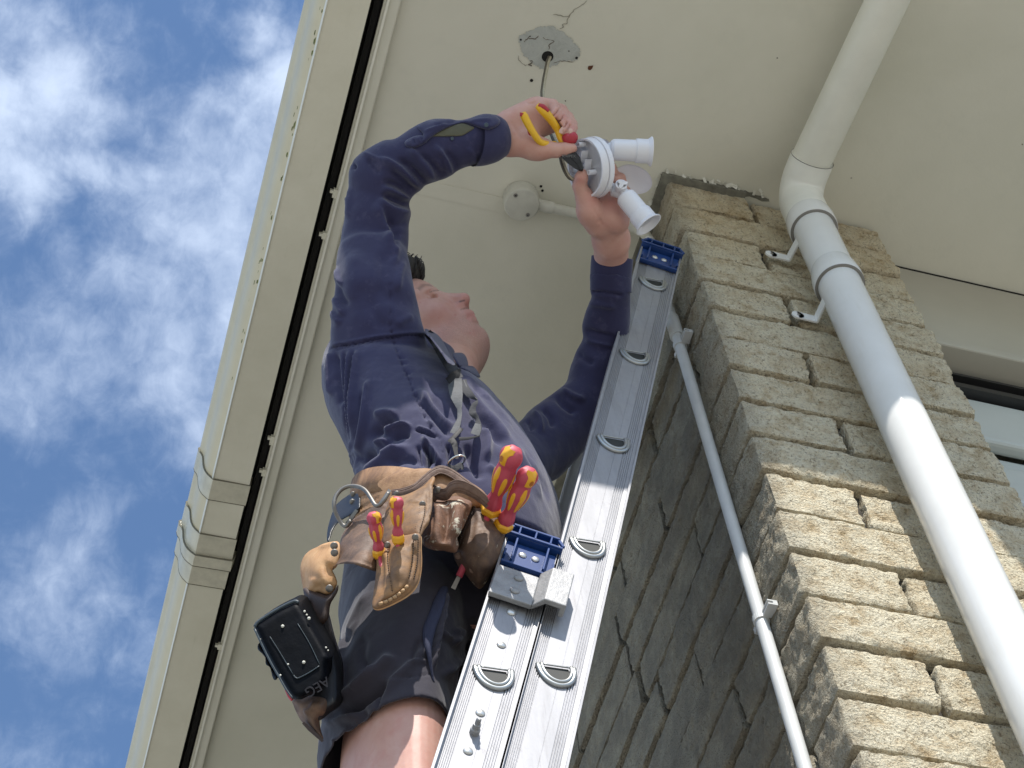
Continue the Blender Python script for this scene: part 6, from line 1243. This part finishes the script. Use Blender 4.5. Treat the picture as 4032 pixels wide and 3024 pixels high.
def text(nm, s_, m, p0, u, v, size, par, ext=.0004):
    cu = bpy.data.curves.new(nm, 'FONT'); cu.body = s_; cu.size = 1.0; cu.extrude = ext / size; cu.align_x = 'CENTER'; cu.align_y = 'CENTER'; o = bpy.data.objects.new(nm, cu); COL.objects.link(o); bpy.context.view_layer.update()
    me = bpy.data.meshes.new_from_object(o.evaluated_get(bpy.context.evaluated_depsgraph_get())); bpy.data.objects.remove(o); co = np.zeros(len(me.vertices) * 3); me.vertices.foreach_get('co', co); co = co.reshape(-1, 3); n_ = np.cross(u, v)
    V = p0 + co[:, :1] * u * size + co[:, 1:2] * v * size + co[:, 2:] * n_ * size; return mk(nm, V, [tuple(p.vertices) for p in me.polygons], m, par, False)
q = K10(635, 905); a = math.radians(150); uu = CRight * math.cos(a) + CDown * -math.sin(a) * -1.0; uu = CRight * -.87 + CDown * .50; vv = CRight * .50 + CDown * .87
text('brand_lettering', 'AEG', mat("grey_lettering", (0.03, .03, .04), .6), W(*q, float(ztop(*q)) - .0150), uu, vv, .017, dr)
# ---------------------------------------------------------------- pliers
M_pyel = mat("yellow_handle", (0.80, 0.46, 0.02), 0.35, var=.06, vsc=80); M_pred = mat("red_handle", (0.42, 0.03, 0.045), 0.4); M_jaw = mat("dark_steel", (0.045, 0.047, 0.05), 0.35, 0.85, var=.3, vsc=90)
pl = thing('pliers', 'yellow and red insulated long nose pliers in the worker\'s right hand', 'pliers', hp(900, 650, -.01).tolist())
def tubep(nm, pts, rr, m, par, n=14, flat=1.0):
    q = MB(); P = crom(np.array([hp(*p) for p in pts]), 6); q.tube(P, np.interp(np.linspace(0, 1, len(P)), np.linspace(0, 1, len(rr)), rr), n, ell=flat, up=CFwd); return q.out(nm, m, par, True)
h1 = tubep('handle', [(440, 262, -.036), (455, 300, -.037), (500, 390, -.037), (560, 490, -.034), (620, 570, -.028), (690, 600, -.020), (790, 600, -.006)], [.0048, .0066, .0062, .0058, .0054, .0054, .0050], M_pyel, pl)
h2 = tubep('handle', [(598, 180, -.026), (640, 215, -.027), (700, 280, -.024), (770, 370, -.012), (820, 450, -.006), (850, 520, -.006), (875, 590, -.006)], [.0054, .0074, .0074, .0064, .0062, .0066, .0060], M_pyel, pl)
tubep('grip_pad', [(428, 262, -.0405), (420, 300, -.0405)], [.0035, .0022], M_pred, h1); tubep('grip_pad', [(500, 430, -.0335), (530, 480, -.033), (575, 525, -.0295)], [.003, .005, .0022], M_pred, h1)
tubep('grip_pad', [(610, 175, -.0310), (660, 195, -.0315), (715, 245, -.0290)], [.0030, .0042, .0036], M_pred, h2); tubep('grip_guard', [(905, 500, -.010), (940, 540, -.012), (985, 525, -.010), (1000, 520, -.008)], [.0080, .0110, .0105, .0065], M_pred, h2)
jw = MB()
for o_, dz in (([(838, 735), (905, 690), (1010, 680), (1060, 740), (1098, 860), (1092, 895), (1062, 893), (1010, 870), (930, 815), (880, 770)], -.008), ):
    pass
def jaw(nm, L, z0, th, m):
    V = []; n = len(L)
    for k, (dz, sc) in enumerate(((0, 1), (-th * .7, .97), (-th, .86))):
        c = np.mean(L, 0)
        for x, y in L: V.append(hp(c[0] + (x - c[0]) * sc, c[1] + (y - c[1]) * sc, z0 + dz))
    q = MB(); q.add(V, [(k * n + i, k * n + (i + 1) % n, (k + 1) * n + (i + 1) % n, (k + 1) * n + i) for k in range(2) for i in range(n)] + [tuple(range(n))[::-1], tuple(range(2 * n, 3 * n))]); return q.out(nm, m, pl)
jaw('jaw', [(838, 735), (905, 690), (960, 690), (1030, 810), (1075, 893), (1060, 895), (1010, 872), (930, 815), (880, 770)], -.010, .008, M_jaw); jaw('jaw', [(900, 700), (1010, 680), (1065, 750), (1100, 865), (1092, 895), (1068, 893), (1030, 820), (960, 745)], -.012, .008, M_jaw)
text('jaw_marking', 'KNIPEX', mat("etched_mark", (.16, .16, .16), .5), hp(940, 733, -.0218), CRight * .99 + CDown * .02, CRight * .02 - CDown * .99, .0065, pl)
# ---------------------------------------------------------------- floodlight fitting
M_white = mat("white_plastic", (0.74, 0.74, 0.77), 0.38, var=.02, vsc=30); M_whin = mat("white_plastic_inside", (0.62, 0.62, 0.63), 0.5)
fl = thing('floodlight', 'white twin floodlight fitting with round base and visor held up by the worker', 'floodlight', hp(1180, 860, .02).tolist())
fa = -.825 * CRight + .13 * CDown - .55 * CFwd; fa /= np.linalg.norm(fa); fy = CDown * .975 + CRight * .19; fy = fy - fa * (fy @ fa); fy /= np.linalg.norm(fy); fx = np.cross(fy, fa)
FC = hp(1115, 862, .004); BR = .0475
b = MB(); b.lathe([(BR * .93, -.006), (BR * .93, 0), (BR, .0005), (BR + .0005, -.010), (BR + .001, -.012), (BR - .001, -.0125), (BR - .001, -.0138), (BR + .002, -.0142), (BR + .002, -.0225), (BR - .001, -.0245), (BR * .6, -.027), (0.001, -.028)], FC, fa, 64, ref=fy)
b.lathe([(0.001, -.006), (BR * .93, -.006)], FC, fa, 64, ref=fy, closed=True); base = b.out('base', M_white, fl); auto(base, 40)
def fpt(x, y, h=0.0): return FC + fy * y + fx * x + fa * h                                          # on the open face
def fp_(px_, py_):                                                                                  # pixel on the face plane
    q = K1(px_, py_); r = pray(*q); t = ((FC - fa * .006 - CAM) @ fa) / (r @ fa); return CAM + r * t
for (x, y, r) in ((1110, 602, .0042), (1225, 905, .0044), (1010, 610, .0036), (1020, 950, .0050)):
    p = fp_(x, y); q = MB(); q.lathe([(r, 0), (r, .013), (r * .5, .013), (r * .5, .004), (0.0002, .004)], p, fa, 20, ref=fy, closed=True); o = q.out('screw_post', M_white, base); auto(o)
for (x, y, ang) in ((1140, 735, .5), (1180, 830, .5), (1110, 800, -.6)):
    p = fp_(x, y); d = fy * math.cos(ang) + fx * math.sin(ang); s_ = np.cross(d, fa); q = MB(); q.obox(p + fa * .006, d * .010, s_ * .0009, fa * .007); q.obox(p + fa * .006 + s_ * .003, s_ * .003, d * .0009, fa * .006); q.out('rib', M_white, base)
p = fp_(1140, 1110); q = MB(); q.obox(p + fa * .006 + fy * .003, fx * .0014, fy * .006, fa * .006); q.obox(p + fa * .010 + fx * .003 - fy * .003, fx * .004, fy * .0012, fa * .002); q.obox(p + fa * .010 + fx * .003 + fy * .007, fx * .004, fy * .0012, fa * .002); o = q.out('clip', M_white, base); bevel(o, .0004, 1)
def holder(a, c, r0, r1, nm='lamp_holder'):
    ax = c - a; L = np.linalg.norm(ax); ax = ax / L; q = MB()
    q.lathe([(r0 * .25, -.003), (r0 * .8, -.001), (r0 * .97, .003), (r0, .010), (r0, L * .60), (r0 * 1.10, L * .605), (r0 * 1.13, L * .63), (r0 * 1.13, L * .90), (r1 * .95, L * .965), (r1, L * .985), (r1, L), (r1 * .90, L), (r1 * .84, L * .93), (r0 * .98, L * .85), (r0 * .9, L * .3), (r0 * .1, L * .29)], a, ax, 48); o = q.out(nm, M_white, fl); auto(o, 30); return o, ax
h1_, ax1 = holder(hp(1400, 660, .020), hp(1838, 682, .026), .0176, .0243)
h2_, ax2 = holder(hp(1548, 1165, .004), hp(1812, 1482, -.018), .0172, .0240)
def arm(a, c, r, nm='arm'): q = MB(); q.tube([a, c], r, 20); o = q.out(nm, M_white, fl); auto(o); return o
arm(hp(1310, 1040, .018), hp(1420, 1075, .012), .0078); arm(hp(1430, 1110, .022), hp(1545, 1150, .010), .0095)
q = MB(); q.lathe([(.0088, .010), (.0098, .006), (.0098, -.004), (.0070, -.0045), (.0070, -.002), (.0005, -.002)], hp(1508, 1055, .000), CFwd * .8 + CDown * .5 - CRight * .1, 30); kn = q.out('knuckle', M_white, fl); auto(kn)
q = MB(); q.tube([hp(1508, 1075, .004), hp(1560, 1150, .002)], .0072, 18); q.out('knuckle_neck', M_white, fl, True)
def wing():
    V = []; n = 20; c = hp(1518, 1030, -.004)
    for dz in (.006, -.004):
        for i in range(n):
            a = i / n * 2 * math.pi; rr = .0068 + .0030 * math.cos(3 * a + .6); V.append(c + CRight * math.cos(a) * rr + (CDown * .9 - CFwd * .3) * math.sin(a) * rr * .9 + CFwd * dz)
    q = MB(); q.add(V, [(i, (i + 1) % n, n + (i + 1) % n, n + i) for i in range(n)] + [tuple(range(n))[::-1], tuple(range(n, 2 * n))]); o = q.out('wing_screw', M_white, kn); auto(o)
wing()
arm(hp(1310, 680, .030), hp(1400, 655, .022), .0085); q = MB(); q.lathe([(.0086, -.006), (.0086, .006)], hp(1398, 650, .020), CFwd + CDown * .3, 24); q.out('knuckle', M_white, fl, True)
def shell(c, u, v, n_, ru, rv, dep, nm):
    V = []; R_, A_ = 8, 36
    for i in range(R_ + 1):
        s_ = i / R_
        for k in range(A_):
            a = k / A_ * 2 * math.pi; V.append(c + u * ru * s_ * math.cos(a) + v * rv * s_ * math.sin(a) + n_ * dep * (1 - s_ * s_))
    k0 = len(V); V2 = [p + n_ * .0014 for p in V]; Fc = [(i * A_ + k, i * A_ + (k + 1) % A_, (i + 1) * A_ + (k + 1) % A_, (i + 1) * A_ + k) for i in range(R_) for k in range(A_)]
    Fc = Fc + [tuple(j + k0 for j in f[::-1]) for f in Fc] + [(R_ * A_ + (k + 1) % A_, R_ * A_ + k, R_ * A_ + k + k0, R_ * A_ + (k + 1) % A_ + k0) for k in range(A_)]; return mk(nm, np.array(V + V2), Fc, M_white, fl, True)
shell(hp(1640, 985, .040), CRight * .93 + CDown * .36, CDown * .93 - CRight * .36 + CFwd * .5, CFwd * .8 - CDown * .3, .0320, .0215, .012, 'visor')
shell(hp(1325, 588, .040), CRight * .93 + CDown * .3, CDown * .9 + CFwd * .5, CFwd, .0105, .0065, .004, 'visor')
# supply cable hanging from the soffit hole, passing behind the hand to the fitting
M_cable = mat("aged_cable", (0.42, 0.38, 0.28), 0.6, var=.2, vsc=120); M_cabled = mat("dirty_cable", (0.10, 0.085, 0.06), 0.7, var=.3, vsc=120)
cb = thing('supply_cable', 'thin grey cable hanging out of the hole in the soffit above the worker', 'cable', hc.tolist())
for dx, m, nm in ((-.0016, M_cabled, 'stained_core'), (.0016, M_cable, 'pale_core')):
    P = crom([hc + np.array([dx + .004, 0, .03]), hc + np.array([dx + .004, 0, 0])] + [W(*c1(x, y), z) + CRight * dx for x, y, z in ((915, 1080, 3.60), (870, 1300, 3.52), (840, 1480, 3.44), (825, 1680, 3.36))] + [hp(680, 300, .12) + CRight * dx, hp(840, 700, .05) + CRight * dx, hp(868, 800, .018) + CRight * dx, hp(905, 900, .004) + CRight * dx, hp(960, 975, .002) + CRight * dx, hp(1030, 985, .008) + CRight * dx], 5)
    q = MB(); q.tube(P, .0026, 10); q.out(nm, m, cb, True)
# grooves between the fingers are cut into the body mesh above
